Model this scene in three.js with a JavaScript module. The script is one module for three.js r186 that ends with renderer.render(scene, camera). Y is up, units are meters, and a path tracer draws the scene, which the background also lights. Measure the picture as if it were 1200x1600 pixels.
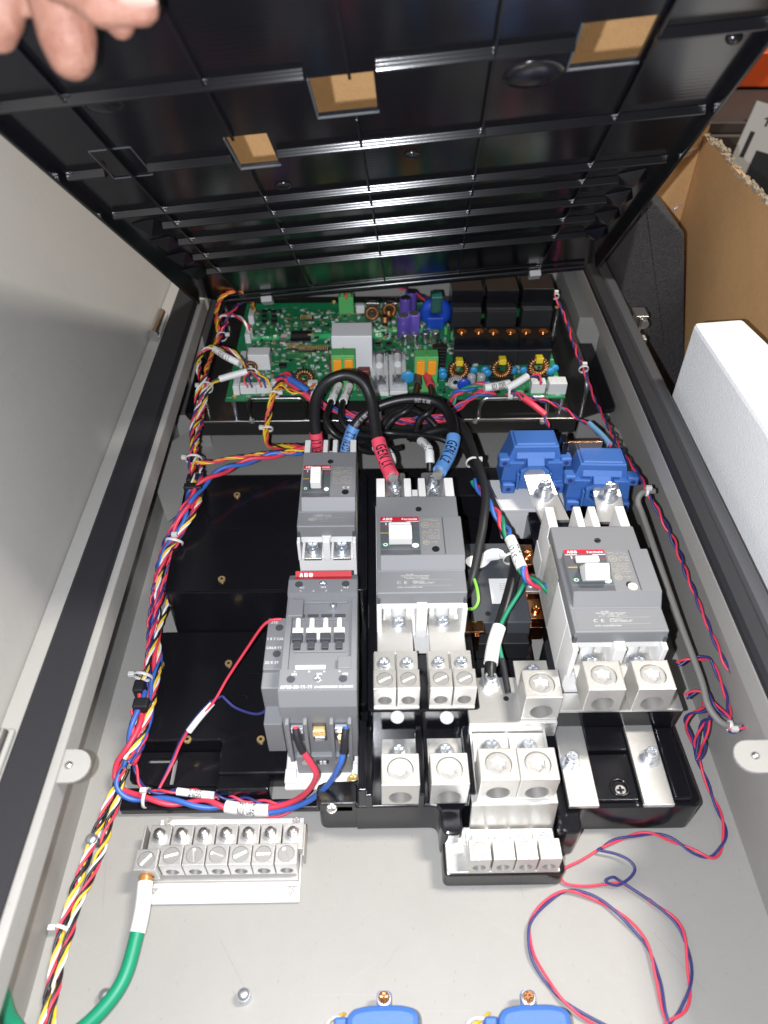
import * as THREE from 'three';
import { RoundedBoxGeometry } from 'three/addons/geometries/RoundedBoxGeometry.js';
import { mergeGeometries, mergeVertices, toCreasedNormals } from 'three/addons/utils/BufferGeometryUtils.js';
import { MarchingCubes } from 'three/addons/objects/MarchingCubes.js';
import { RectAreaLightUniformsLib } from 'three/addons/lights/RectAreaLightUniformsLib.js';
import { Brush, Evaluator, SUBTRACTION } from 'three-bvh-csg';

// ---------- camera, light, exposure ----------
const K = 0.001;                                       // shapes below are in millimetres
const scene = new THREE.Scene();
const camera = new THREE.PerspectiveCamera(67.3, 768 / 1024, 0.02, 30);
camera.position.set(0, 0.6, 0);
camera.rotation.order = 'YXZ';
camera.rotation.y = -0.857 * Math.PI / 180; camera.rotation.x = -43.98 * Math.PI / 180;
camera.focus = 0.68; camera.userData.fStop = 6;
const renderer = new THREE.WebGLRenderer({ antialias: true });
renderer.setSize(768, 1024);
renderer.toneMapping = THREE.LinearToneMapping;
renderer.toneMappingExposure = 1.0;
renderer.shadowMap.enabled = true;
scene.background = new THREE.Color().setRGB(0.125, 0.127, 0.131);
scene.backgroundIntensity = 1.0;
// the phone's flash, just left of and below the lens
const flash = new THREE.PointLight(0xf4f7ff, 1.85);
flash.position.set(-0.024, 0.585, -0.008); flash.castShadow = true; flash.shadow.radius = 0.12; scene.add(flash);
RectAreaLightUniformsLib.init();
// workshop ceiling fitting, up to the right
const lamp = new THREE.RectAreaLight(0xfff8ee, 205, 0.3, 0.9);
lamp.position.set(1.75, 4.0, -0.56); lamp.lookAt(0.05, 0, -0.4); scene.add(lamp);

// ---------- helpers ----------
function rng(seed) { let a = seed >>> 0; return () => { a = (a + 0x6D2B79F5) | 0; let t = Math.imul(a ^ (a >>> 15), 1 | a); t = (t + Math.imul(t ^ (t >>> 7), 61 | t)) ^ t; return ((t ^ (t >>> 14)) >>> 0) / 4294967296; }; }
const V3 = (p) => new THREE.Vector3(p[0], p[1], p[2]);
const PI = Math.PI;
const used = new Map(), origin = new Map();
function numbered(n) { const k = used.get(n) || 0; used.set(n, k + 1); return k ? n + '_' + String(k).padStart(3, '0') : n; }
function thing(name, label, category, pos = [0, 0, 0], group, local) {
  const o = new THREE.Group(); o.name = numbered(name); scene.add(o);
  o.position.set(pos[0] * K, pos[1] * K, pos[2] * K);
  o.userData = { label, category }; if (group) o.userData.group = group;
  origin.set(o, local ? [0, 0, 0] : pos); return o;
}
function rootOf(o) { while (o.parent && o.parent !== scene) o = o.parent; return o; }
function norm(g) {
  g = g.index ? g.toNonIndexed() : g.clone();
  for (const k of Object.keys(g.attributes)) if (!['position', 'normal', 'uv'].includes(k)) g.deleteAttribute(k);
  if (!g.attributes.normal) g.computeVertexNormals();
  if (!g.attributes.uv) g.setAttribute('uv', new THREE.BufferAttribute(new Float32Array(g.attributes.position.count * 2), 2));
  return g;
}
function boxUV(g, size) {                              // uv in units of size mm by the face's main axis
  const p = g.attributes.position, n = g.attributes.normal, uv = g.attributes.uv;
  for (let i = 0; i < p.count; i += 3) {
    let ax = 0, ay = 0, az = 0;
    for (let j = i; j < i + 3; j++) { ax += n.getX(j); ay += n.getY(j); az += n.getZ(j); }
    ax = Math.abs(ax); ay = Math.abs(ay); az = Math.abs(az);
    for (let j = i; j < i + 3; j++) {
      const x = p.getX(j) / size, y = p.getY(j) / size, z = p.getZ(j) / size;
      if (ay >= ax && ay >= az) uv.setXY(j, x, z); else if (ax >= az) uv.setXY(j, z, y); else uv.setXY(j, x, y);
    }
  }
}
function part(name, geos, mat, parent, label) {
  let list = (Array.isArray(geos) ? geos : [geos]).map(norm);
  let g = list.length > 1 ? mergeGeometries(list) : list[0];
  if (mat.userData.mm) boxUV(g, mat.userData.mm);
  const root = parent === scene ? null : rootOf(parent), o = root ? origin.get(root) : [0, 0, 0];
  g.translate(-o[0], -o[1], -o[2]); g.scale(K, K, K);
  g = mergeVertices(g, 1e-7);
  const m = new THREE.Mesh(g, mat); m.name = name; m.castShadow = m.receiveShadow = true; parent.add(m);
  if (label) m.userData.label = label;
  return m;
}
function solo(name, label, category, geos, mat, pos, group) {       // a thing that is one mesh
  let list = (Array.isArray(geos) ? geos : [geos]).map(norm), g = list.length > 1 ? mergeGeometries(list) : list[0];
  if (mat.userData.mm) boxUV(g, mat.userData.mm);
  g.translate(-pos[0], -pos[1], -pos[2]); g.scale(K, K, K); g = mergeVertices(g, 1e-7);
  const m = new THREE.Mesh(g, mat); m.name = numbered(name); m.castShadow = m.receiveShadow = true; m.position.set(pos[0] * K, pos[1] * K, pos[2] * K);
  m.userData = { label, category }; if (group) m.userData.group = group; scene.add(m); return m;
}
function dup(src, pos, turn, label, group) {
  const c = src.clone(); c.name = numbered(src.name.replace(/_\d{3}$/, '')); scene.add(c);
  c.position.set(pos[0] * K, pos[1] * K, pos[2] * K); if (turn !== undefined) c.rotation.y = turn;
  c.userData = { ...src.userData, label }; if (group) c.userData.group = group; return c;
}
function place(o, pos, turn) { o.position.set(pos[0] * K, pos[1] * K, pos[2] * K); if (turn !== undefined) o.rotation.y = turn; return o; }
// box between corners, edges rounded by r
function box(x0, x1, y0, y1, z0, z1, r = 0.4, s = 1) {
  const w = Math.abs(x1 - x0), h = Math.abs(y1 - y0), d = Math.abs(z1 - z0);
  r = Math.min(r, w * .45, h * .45, d * .45);
  const g = r > 0 ? new RoundedBoxGeometry(w, h, d, s, r) : new THREE.BoxGeometry(w, h, d);
  g.translate((x0 + x1) / 2, (y0 + y1) / 2, (z0 + z1) / 2); return g;
}
function cyl(x, y, z, r, h, axis = 'y', n = 20, r2) {
  const g = new THREE.CylinderGeometry(r2 === undefined ? r : r2, r, h, n);
  if (axis === 'x') g.rotateZ(PI / 2); if (axis === 'z') g.rotateX(PI / 2);
  g.translate(x, y, z); return g;
}
function ball(x, y, z, rx, ry, rz, n = 16) { const g = new THREE.SphereGeometry(1, n, n >> 1); g.scale(rx, ry, rz); g.translate(x, y, z); return g; }
function sheet(x0, x1, z0, z1, h, t = 0.4) { const g = new THREE.BoxGeometry(x1 - x0, t, z1 - z0); g.translate((x0 + x1) / 2, h + t / 2, (z0 + z1) / 2); return g; }
// plan outline [x,z] extruded from y0 to y1 with a small bevel, holes optional
function slab(pts, y0, y1, r = 0, bev = 0.6, holes = []) {
  const sh = outline(pts, r); for (const h of holes) sh.holes.push(outline(h, 0));
  const g = new THREE.ExtrudeGeometry(sh, { depth: y1 - y0 - 2 * bev, bevelEnabled: bev > 0, bevelSize: bev, bevelThickness: bev, bevelOffset: -bev, bevelSegments: 2, curveSegments: 6 });
  g.rotateX(PI / 2); g.translate(0, y1 - bev, 0); return g;
}
function outline(pts, r) {
  const s = new THREE.Shape(), n = pts.length;
  for (let i = 0; i < n; i++) {
    const a = new THREE.Vector2(...pts[(i + n - 1) % n]), b = new THREE.Vector2(...pts[i]), c = new THREE.Vector2(...pts[(i + 1) % n]);
    const q = Math.min(r, a.distanceTo(b) / 2.1, c.distanceTo(b) / 2.1);
    const p0 = b.clone().add(a.clone().sub(b).setLength(q)), p1 = b.clone().add(c.clone().sub(b).setLength(q));
    if (i === 0) s.moveTo(p0.x, p0.y); else s.lineTo(p0.x, p0.y);
    if (q > 0) s.quadraticCurveTo(b.x, b.y, p1.x, p1.y);
  }
  s.closePath(); return s;
}
// profile [z,y] across z extruded from x0 to x1
function profile(pts, x0, x1, bev = 0.5) {
  const g = new THREE.ExtrudeGeometry(outline(pts, 0), { depth: x1 - x0 - 2 * bev, bevelEnabled: bev > 0, bevelSize: bev, bevelThickness: bev, bevelOffset: -bev, bevelSegments: 1 });
  g.rotateY(-PI / 2);                                  // shape x -> z, depth -> -x
  g.translate(x1 - bev, 0, 0); return g;
}
const curveOf = (pts, tension = 0.5) => new THREE.CatmullRomCurve3(pts.map(V3), false, 'catmullrom', tension);
function tube(pts, r, seg, rad = 8) {
  const c = pts.getPointAt ? pts : curveOf(pts);
  return new THREE.TubeGeometry(c, seg || Math.max(8, Math.min(400, Math.round(c.getLength() / 2.5))), r, rad);
}
function capTube(pts, r, seg, rad = 10) {              // tube with closed ends
  const c = curveOf(pts), g = [norm(tube(c, r, seg, rad))];
  for (const t of [0, 1]) { const p = c.getPointAt(t); const d = new THREE.CircleGeometry(r, rad); const dir = c.getTangentAt(t).multiplyScalar(t ? 1 : -1); d.lookAt(dir); d.translate(p.x, p.y, p.z); g.push(norm(d)); }
  return mergeGeometries(g);
}
function slice(pts, a, b, n = 14) { const c = curveOf(pts), o = []; for (let i = 0; i <= n; i++) { const p = c.getPointAt(a + (b - a) * i / n); o.push([p.x, p.y, p.z]); } return o; }
// wires twisted round a common path
function twisted(parent, pts, wires, seed = 1, name = 'wire') {
  const R = rng(seed), c = curveOf(pts), L = c.getLength(), N = Math.max(12, Math.round(L / 2.6)), fr = c.computeFrenetFrames(N, false);
  const P = []; for (let i = 0; i <= N; i++) P.push(c.getPointAt(i / N));
  for (const w of wires) {
    const f1 = R() * 6, f2 = R() * 6, q = [];
    for (let i = 0; i <= N; i++) {
      const s = i / N * L, a = 2 * PI * s / w.pitch + w.ph + 0.5 * Math.sin(s / 31 + f1), rr = w.R * (1 + 0.25 * Math.sin(s / 23 + f2));
      const nrm = fr.normals[i], bin = fr.binormals[i];
      let off = new THREE.Vector3().addScaledVector(nrm, Math.cos(a) * rr).addScaledVector(bin, Math.sin(a) * rr);
      if (w.s) { const b = 2 * PI * s / w.s.pitch + w.s.ph + 0.6 * Math.sin(s / 47 + w.s.ph * 3); const R2 = w.s.R * (1 + 0.2 * Math.sin(s / 37 + w.s.ph * 5)); off.addScaledVector(nrm, Math.cos(b) * R2).addScaledVector(bin, Math.sin(b) * R2); }
      q.push(P[i].clone().add(off));
    }
    part(name, new THREE.TubeGeometry(new THREE.CatmullRomCurve3(q), Math.round(N * 1.1), w.r, 7), w.m, parent);
  }
}
function ring(mats, r, R, pitch, s) { return mats.map((m, i) => ({ m, r, R, pitch, ph: i / mats.length * 2 * PI, s })); }
function tie(parent, p, dir, R, head = [1, 0, 0], t = 1.1, label) {
  const g = new THREE.TorusGeometry(R, t * .55, 6, 22); g.scale(1, 1, 2.4); g.lookAt(V3(dir)); g.translate(p[0], p[1], p[2]);
  const hd = box(-2.6, 2.6, -1.9, 1.9, -1.9, 1.9, .5), h = V3(head).setLength(R + 1.6); hd.translate(p[0] + h.x, p[1] + h.y, p[2] + h.z);
  return part('cable_tie', [g, hd], M.tie, parent, label);
}

// ---------- textures and materials ----------
const rand = rng(77);
function noiseTex(n, layers, seed, lo = 0, hi = 255) {
  const R = rng(seed), a = new Float32Array(n * n);
  for (const [cells, amp] of layers) {
    const g = new Float32Array(cells * cells).map(() => R());
    for (let y = 0; y < n; y++) for (let x = 0; x < n; x++) {
      const fx = x / n * cells, fy = y / n * cells, ix = fx | 0, iy = fy | 0, tx = fx - ix, ty = fy - iy, sx = tx * tx * (3 - 2 * tx), sy = ty * ty * (3 - 2 * ty);
      const q = (i, j) => g[((j + cells) % cells) * cells + (i + cells) % cells];
      a[y * n + x] += amp * ((q(ix, iy) * (1 - sx) + q(ix + 1, iy) * sx) * (1 - sy) + (q(ix, iy + 1) * (1 - sx) + q(ix + 1, iy + 1) * sx) * sy);
    }
  }
  const tot = layers.reduce((s, l) => s + l[1], 0), d = new Uint8Array(n * n * 4);
  for (let i = 0; i < n * n; i++) { const v = lo + (hi - lo) * a[i] / tot; d[i * 4] = d[i * 4 + 1] = d[i * 4 + 2] = v; d[i * 4 + 3] = 255; }
  const t = new THREE.DataTexture(d, n, n); t.wrapS = t.wrapT = THREE.RepeatWrapping; t.magFilter = THREE.LinearFilter; t.minFilter = THREE.LinearMipmapLinearFilter; t.generateMipmaps = true; t.needsUpdate = true; return t;
}
function canvas(w, h, draw) {
  const c = document.createElement('canvas'); c.width = w; c.height = h; const x = c.getContext('2d'); draw(x, w, h);
  const t = new THREE.CanvasTexture(c); t.colorSpace = THREE.SRGBColorSpace; t.anisotropy = 8; return t;
}
const nFine = noiseTex(256, [[128, .5], [64, .3], [16, .2]], 5), nSmudge = noiseTex(256, [[6, .5], [17, .3], [60, .2]], 9, 70, 200), nFoam = noiseTex(256, [[128, .7], [40, .3]], 21);
const nCard = noiseTex(256, [[5, .35], [24, .25], [110, .4]], 33, 205, 255), nPaint = noiseTex(256, [[3, .4], [11, .3], [40, .15], [120, .15]], 41, 222, 255), nSpeck = noiseTex(512, [[256, .6], [90, .4]], 51, 60, 255);
const col = (r, g, b) => new THREE.Color().setRGB(r, g, b);
function std(c, rough, metal = 0, o = {}) { const mm = o.mm; delete o.mm; const m = new THREE.MeshStandardMaterial({ color: c, roughness: rough, metalness: metal, ...o }); if (mm) m.userData.mm = mm; return m; }
const M = {
  paint: std(col(.325, .314, .294), .5, 0, { bumpMap: nFine, bumpScale: .00006, map: nPaint, mm: 90 }),
  blackGloss: std(col(.0075, .0075, .0095), .32, 0, { roughnessMap: nSmudge, mm: 120 }),
  blackMatte: std(col(.014, .014, .016), .55, 0, { bumpMap: nFine, bumpScale: .0001, mm: 40 }),
  rubber: std(col(.011, .011, .014), .62),
  grey: std(new THREE.Color('#7d7e80'), .5, 0, { bumpMap: nFine, bumpScale: .00005, mm: 22 }),
  greyDark: std(new THREE.Color('#44474b'), .55, 0, { bumpMap: nFine, bumpScale: .00005, mm: 22 }),
  white: std(col(.70, .70, .69), .45), whiteWarm: std(col(.80, .79, .765), .5),
  handle: std(col(.80, .79, .75), .4),
  tin: std(col(.76, .745, .71), .40, .86, { bumpMap: nFine, bumpScale: .0001, mm: 30 }),
  tinBright: std(col(.86, .85, .82), .33, .85, { bumpMap: nFine, bumpScale: .00006, mm: 45 }),
  alu: std(col(.70, .69, .67), .42, .86, { bumpMap: nFine, bumpScale: .0001, mm: 30 }),
  zinc: std(col(.62, .65, .69), .34, .9), steel: std(col(.58, .57, .56), .33, 1), dull: std(col(.5, .48, .45), .5, .7),
  brass: std(col(.78, .56, .24), .42, .75), copper: std(col(.78, .40, .20), .34, 1, { roughnessMap: nSmudge, mm: 40 }), copperWire: std(col(.72, .36, .13), .38, 1),
  trayMetal: std(col(.10, .095, .09), .3, .75, { roughnessMap: nSmudge, mm: 70 }),
  edge: std(col(.75, .73, .70), .3, 1),
  blue: std(col(.045, .135, .41), .45, 0, { bumpMap: nFine, bumpScale: .00012, mm: 20 }),
  wRed: std(col(.68, .045, .085), .42), wBlue: std(col(.04, .13, .46), .42), wNavy: std(col(.03, .035, .16), .42), wWhite: std(col(.78, .78, .76), .42), wYellow: std(col(.80, .52, .03), .42), wBlack: std(col(.013, .013, .015), .4), wGreen: std(col(.01, .22, .12), .42), wOrange: std(col(.75, .20, .04), .42), wLime: std(col(.25, .62, .08), .42),
  cable: std(col(.010, .010, .011), .38), greenCable: std(col(.004, .24, .125), .48),
  sleeveWhite: std(col(.80, .80, .78), .5), tie: std(col(.70, .69, .66), .4, 0), copperSleeve: std(col(.42, .19, .05), .35, .2),
  pcbEdge: std(col(.03, .16, .06), .5), greenPlug: std(col(.10, .42, .12), .42), orange: std(col(.85, .32, .02), .42),
  purple: std(col(.11, .07, .36), .35), silverCap: std(col(.72, .72, .72), .3, 1), discBlue: std(col(.03, .27, .55), .38), coilBlue: std(col(.012, .06, .42), .35), tapeGreen: std(col(.01, .07, .06), .4), yellowTape: std(col(.75, .58, .03), .5),
  maroon: std(col(.17, .045, .04), .45), chip: std(col(.014, .014, .015), .4), boxGrey: std(col(.62, .62, .62), .5), cement: std(col(.55, .54, .50), .7),
  glass: new THREE.MeshPhysicalMaterial({ color: 0xffffff, roughness: .05, transmission: 1, thickness: 0, ior: 1.5 }),
  clear: new THREE.MeshPhysicalMaterial({ color: col(.85, .86, .88), roughness: .15, transmission: .7, thickness: 0 }),
  foamWhite: std(col(.86, .86, .855), .9, 0, { bumpMap: nFoam, bumpScale: .0004, mm: 60 }),
  foamBlack: std(col(.105, .10, .105), .95, 0, { bumpMap: nSpeck, bumpScale: .004, map: nSpeck, mm: 110 }),
  card: std(col(.70, .41, .18), .85, 0, { map: nCard, bumpMap: nFine, bumpScale: .0002, mm: 160 }),
  cardTorn: std(col(.74, .60, .42), .95, 0, { bumpMap: nFoam, bumpScale: .002, mm: 20 }),
  concrete: std(col(.16, .15, .14), .8, 0, { map: nCard, mm: 700 }),
  orangePaint: std(col(.72, .09, .015), .4), darkBrown: std(col(.055, .038, .03), .6, 0, { map: nCard, mm: 160 }),
  paper: std(col(.78, .78, .77), .6), skin: new THREE.MeshPhysicalMaterial({ color: col(.27, .175, .135), roughness: .68, sheen: .2, map: nCard }), nail: std(col(.42, .27, .22), .25),
  rodGrey: std(col(.19, .183, .17), .55), hook: std(col(.33, .33, .33), .3, 1),
};
M.skin.userData.mm = 40;
{ // painted sheet: cloudy tone, dust specks and fine scratches
  const n = 512, R = rng(71), src = noiseTex(n, [[3, .4], [9, .3], [40, .2], [200, .1]], 72).image.data, d = new Uint8Array(n * n * 4);
  for (let i = 0; i < n * n; i++) { const v = 226 + 24 * src[i * 4] / 255 + (R() - .5) * 9; d[i * 4] = v; d[i * 4 + 1] = v; d[i * 4 + 2] = v - 1; d[i * 4 + 3] = 255; }
  for (let k = 0; k < 260; k++) { const x = R() * n | 0, y = R() * n | 0, c = R() > .5 ? 180 : 255; for (let q = 0; q < 1 + R() * 2; q++) { const o = (((y + q) % n) * n + x) * 4; d[o] = d[o + 1] = d[o + 2] = c; } }
  for (let k = 0; k < 26; k++) { let x = R() * n, y = R() * n; const a = R() * 6.3, l = 20 + R() * 70, c = R() > .4 ? 252 : 205; for (let s = 0; s < l; s++) { x += Math.cos(a); y += Math.sin(a); const o = (((y | 0) + n) % n * n + ((x | 0) + n) % n) * 4; d[o] = d[o + 1] = d[o + 2] = c; } }
  const t = new THREE.DataTexture(d, n, n); t.wrapS = t.wrapT = THREE.RepeatWrapping; t.magFilter = THREE.LinearFilter; t.minFilter = THREE.LinearMipmapLinearFilter; t.generateMipmaps = true; t.needsUpdate = true;
  M.paint.map = t; M.paint.userData.mm = 310; M.paint.bumpScale = .0001;
}
{ const R = rng(61), n = 256, d = new Uint8Array(n * n * 4), src = noiseTex(n, [[5, .4], [14, .3], [90, .3]], 62).image.data; for (let i = 0; i < n * n; i++) { const v = src[i * 4] / 255, w = (R() - .5) * 14; d[i * 4] = 196 + 44 * v + w; d[i * 4 + 1] = 150 + 74 * v + w; d[i * 4 + 2] = 138 + 76 * v + w; d[i * 4 + 3] = 255; } const t = new THREE.DataTexture(d, n, n); t.wrapS = t.wrapT = THREE.RepeatWrapping; t.magFilter = THREE.LinearFilter; t.colorSpace = THREE.SRGBColorSpace; t.needsUpdate = true; M.skin.map = t; M.skin.bumpMap = noiseTex(n, [[30, .5], [70, .5]], 63); M.skin.bumpScale = .0003; }
// fastener shapes: y up, base at 0
function crossHead(r, h, big = 1) {
  const s = new THREE.Shape(); s.absarc(0, 0, r, 0, 2 * PI);
  const a = r * .62 * big, b = r * .17, hole = new THREE.Path();
  [[a, b], [b, b], [b, a], [-b, a], [-b, b], [-a, b], [-a, -b], [-b, -b], [-b, -a], [b, -a], [b, -b], [a, -b]].forEach(([x, y], i) => i ? hole.lineTo(x, y) : hole.moveTo(x, y));
  hole.closePath(); s.holes.push(hole);
  const bv = r * .13, g = new THREE.ExtrudeGeometry(s, { depth: h - bv * 2, bevelEnabled: true, bevelSize: bv, bevelThickness: bv, bevelOffset: -bv, bevelSegments: 2, curveSegments: 14 });
  g.rotateX(-PI / 2); g.translate(0, bv, 0);
  return mergeGeometries([norm(g), norm(cyl(0, h * .25, 0, r * .8, h * .4, 'y', 16))]);
}
function slotHead(r, h, ang = 0) {
  const s = new THREE.Shape(); s.absarc(0, 0, r, 0, 2 * PI); const a = r * .86, b = r * .17, hole = new THREE.Path();
  hole.moveTo(a, b); hole.lineTo(-a, b); hole.lineTo(-a, -b); hole.lineTo(a, -b); hole.closePath(); s.holes.push(hole);
  const g = new THREE.ExtrudeGeometry(s, { depth: h, bevelEnabled: false, curveSegments: 14 }); g.rotateX(-PI / 2);
  const o = mergeGeometries([norm(g), norm(cyl(0, h * .2, 0, r * .95, h * .4, 'y', 16))]); o.rotateY(ang); return o;
}
function socketHead(r, h, sides = 6) {
  const s = new THREE.Shape(); s.absarc(0, 0, r, 0, 2 * PI); const hole = new THREE.Path();
  for (let i = 0; i <= 2 * sides; i++) { const q = r * (i % 2 ? .56 : .42), t = i * PI / sides; i ? hole.lineTo(q * Math.cos(t), q * Math.sin(t)) : hole.moveTo(q, 0); }
  s.holes.push(hole);
  const bv = r * .1, g = new THREE.ExtrudeGeometry(s, { depth: h - 2 * bv, bevelEnabled: true, bevelSize: bv, bevelThickness: bv, bevelOffset: -bv, bevelSegments: 2, curveSegments: 14 }); g.rotateX(-PI / 2); g.translate(0, bv, 0);
  return mergeGeometries([norm(g), norm(cyl(0, h * .2, 0, r * .8, h * .3, 'y', 16))]);
}
function hexBolt(r, h) {                                // washer, hex skirt and recessed round top
  const w = cyl(0, .6, 0, r * 1.5, 1.2, 'y', 24), x = cyl(0, 1.2 + h * .35, 0, r * 1.12, h * .7, 'y', 6), t = crossHead(r * .9, h * .35); t.translate(0, 1.2 + h * .7, 0);
  return mergeGeometries([norm(w), norm(x), norm(t)]);
}
const put = (g, x, y, z) => g.clone().translate(x, y, z);
const ev = new Evaluator(); ev.attributes = ['position', 'normal', 'uv']; ev.useGroups = false;
function carve(geo, cuts) { let b = new Brush(geo); b.updateMatrixWorld(); for (const c of cuts) { const d = new Brush(c); d.updateMatrixWorld(); b = ev.evaluate(b, d, SUBTRACTION); } return b.geometry; }

// ---------- surroundings ----------
{
  const f = solo('floor', '', '', box(-3500, 3500, -380, -360, -4500, 2500, 0), M.concrete, [0, -360, -1000]);
  f.userData = { kind: 'structure' };
}
{ // carton the cabinet stands in
  const t = thing('cardboard_carton', 'brown cardboard carton with torn top edge standing around the grey cabinet', 'carton', [0, -355, -1000]);
  part('back_wall', slab([[-460, -1006], [414, -1006], [414, -1000], [-460, -1000]], -355, 432, 0, 0), M.card, t);
  part('side_wall', [box(409, 415, -355, 276, -1000, 120, 0)], M.card, t);
  part('corner_flap', [box(352, 408, -355, 285, -999.5, -996.5, 0), box(320, 351.2, -355, 330, -999.5, -996.8, 0)], M.card, t);
  // frayed upper edge of the side wall: torn liner and fluting
  const R = rng(8), g = [];
  for (let i = 0; i < 620; i++) {
    const z = -1000 + i * 1.8, h = 276 + R() * 3 + 2.5 * Math.sin(z / 17) + 2 * Math.sin(z / 41), w = 1.2 + R() * 2.6;
    const q = box(-w / 2, w / 2, -3, R() * 2.6, -1.4 - R() * 2, 1.4 + R() * 2, 0); q.rotateZ((R() - .5) * 1.4); q.rotateX((R() - .5) * .9); q.translate(411.5 + (R() - .5) * 7, h, z); g.push(q);
  }
  part('torn_edge', g, M.cardTorn, t, 'pale frayed top edge of torn cardboard').userData.kind = 'stuff';
  const staple = (p) => { const g = [capTube([[p[0] - 5, p[1] - 3, -995.6], [p[0], p[1], -995], [p[0] + 5, p[1] + 3, -995.6]], .8, 8, 6)]; return part('staple', g, M.zinc, t); };
  for (const p of [[400,260,-996], [394,253,-996], [400,189,-996], [393,183,-996]]) staple(p);
}
{ // white foam block
  const t = thing('white_foam_block', 'tall white packing foam block beside the right rim of the cabinet', 'foam block', [320, -200, -500]);
  const a = outline([[297, -632], [345, -640], [352, -80], [258, -80]].map(([x, z]) => [x, z]), 6);
  void a;
  part('block', slab([[298, -634], [346, -640], [420, -250], [420, 40], [330, 40], [312, -300]], -200, 230, 5, 4), M.foamWhite, t);
  part('cut_slot', [box(296.5, 300, 96, 118, -440, -424, .5)], M.steel, t, 'small metal edge clip on the foam side');
}
{ // dark grey foam corner piece
  const g = new THREE.ExtrudeGeometry(outline([[296, -120], [442, -120], [413, 0], [[353,222,-840][0], [353,222,-840][1]], [[307,261,-840][0], [307,261,-840][1]], [296, [307,261,-840][1] + 4]], 4), { depth: 120, bevelEnabled: true, bevelSize: 2.5, bevelThickness: 2.5, bevelOffset: -2.5, bevelSegments: 2 }); g.translate(0, 0, -963);
  solo('dark_foam_pad', 'speckled charcoal packing foam pad wedged between cabinet and cardboard carton', 'foam pad', [g], M.foamBlack, [340, -60, -850]);
}
{ // rack beam and stored equipment beyond the carton
  solo('rack_beam', 'orange steel storage rack beam in the background at top right', 'rack beam', [box(610, 1500, 190, 246, -1560, -1510, 3), box(600, 640, -360, 700, -1620, -1561, 3)], M.orangePaint, [800, 190, -1535]);
  const t = thing('dark_equipment_case', 'dark brown equipment case standing beyond the torn carton edge', 'case', [700, -355, -1420]);
  part('body', box(470, 1200, -355, 168, -1480, -1330, 4), M.darkBrown, t);
  part('shelf', box(470, 1300, 169, 186, -1560, -1335, 2), M.darkBrown, t);
  const lab = canvas(256, 384, (x, w, h) => { x.fillStyle = '#c9c7c1'; x.fillRect(0, 0, w, h); x.fillStyle = '#2a2a2c'; x.fillRect(60, 150, 196, 180); x.font = 'bold 44px sans-serif'; x.fillText('15', 40, 70); x.fillRect(20, 96, 14, 90); });
  const plate = new THREE.BoxGeometry(150, 170, 3); plate.rotateZ(-.25); plate.rotateX(-.2); plate.translate(672, 118, -1322);
  part('front_panel', plate, std(col(.8, .8, .8), .5, 0, { map: lab }), t, 'light grey panel with a dark window');
}

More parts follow.
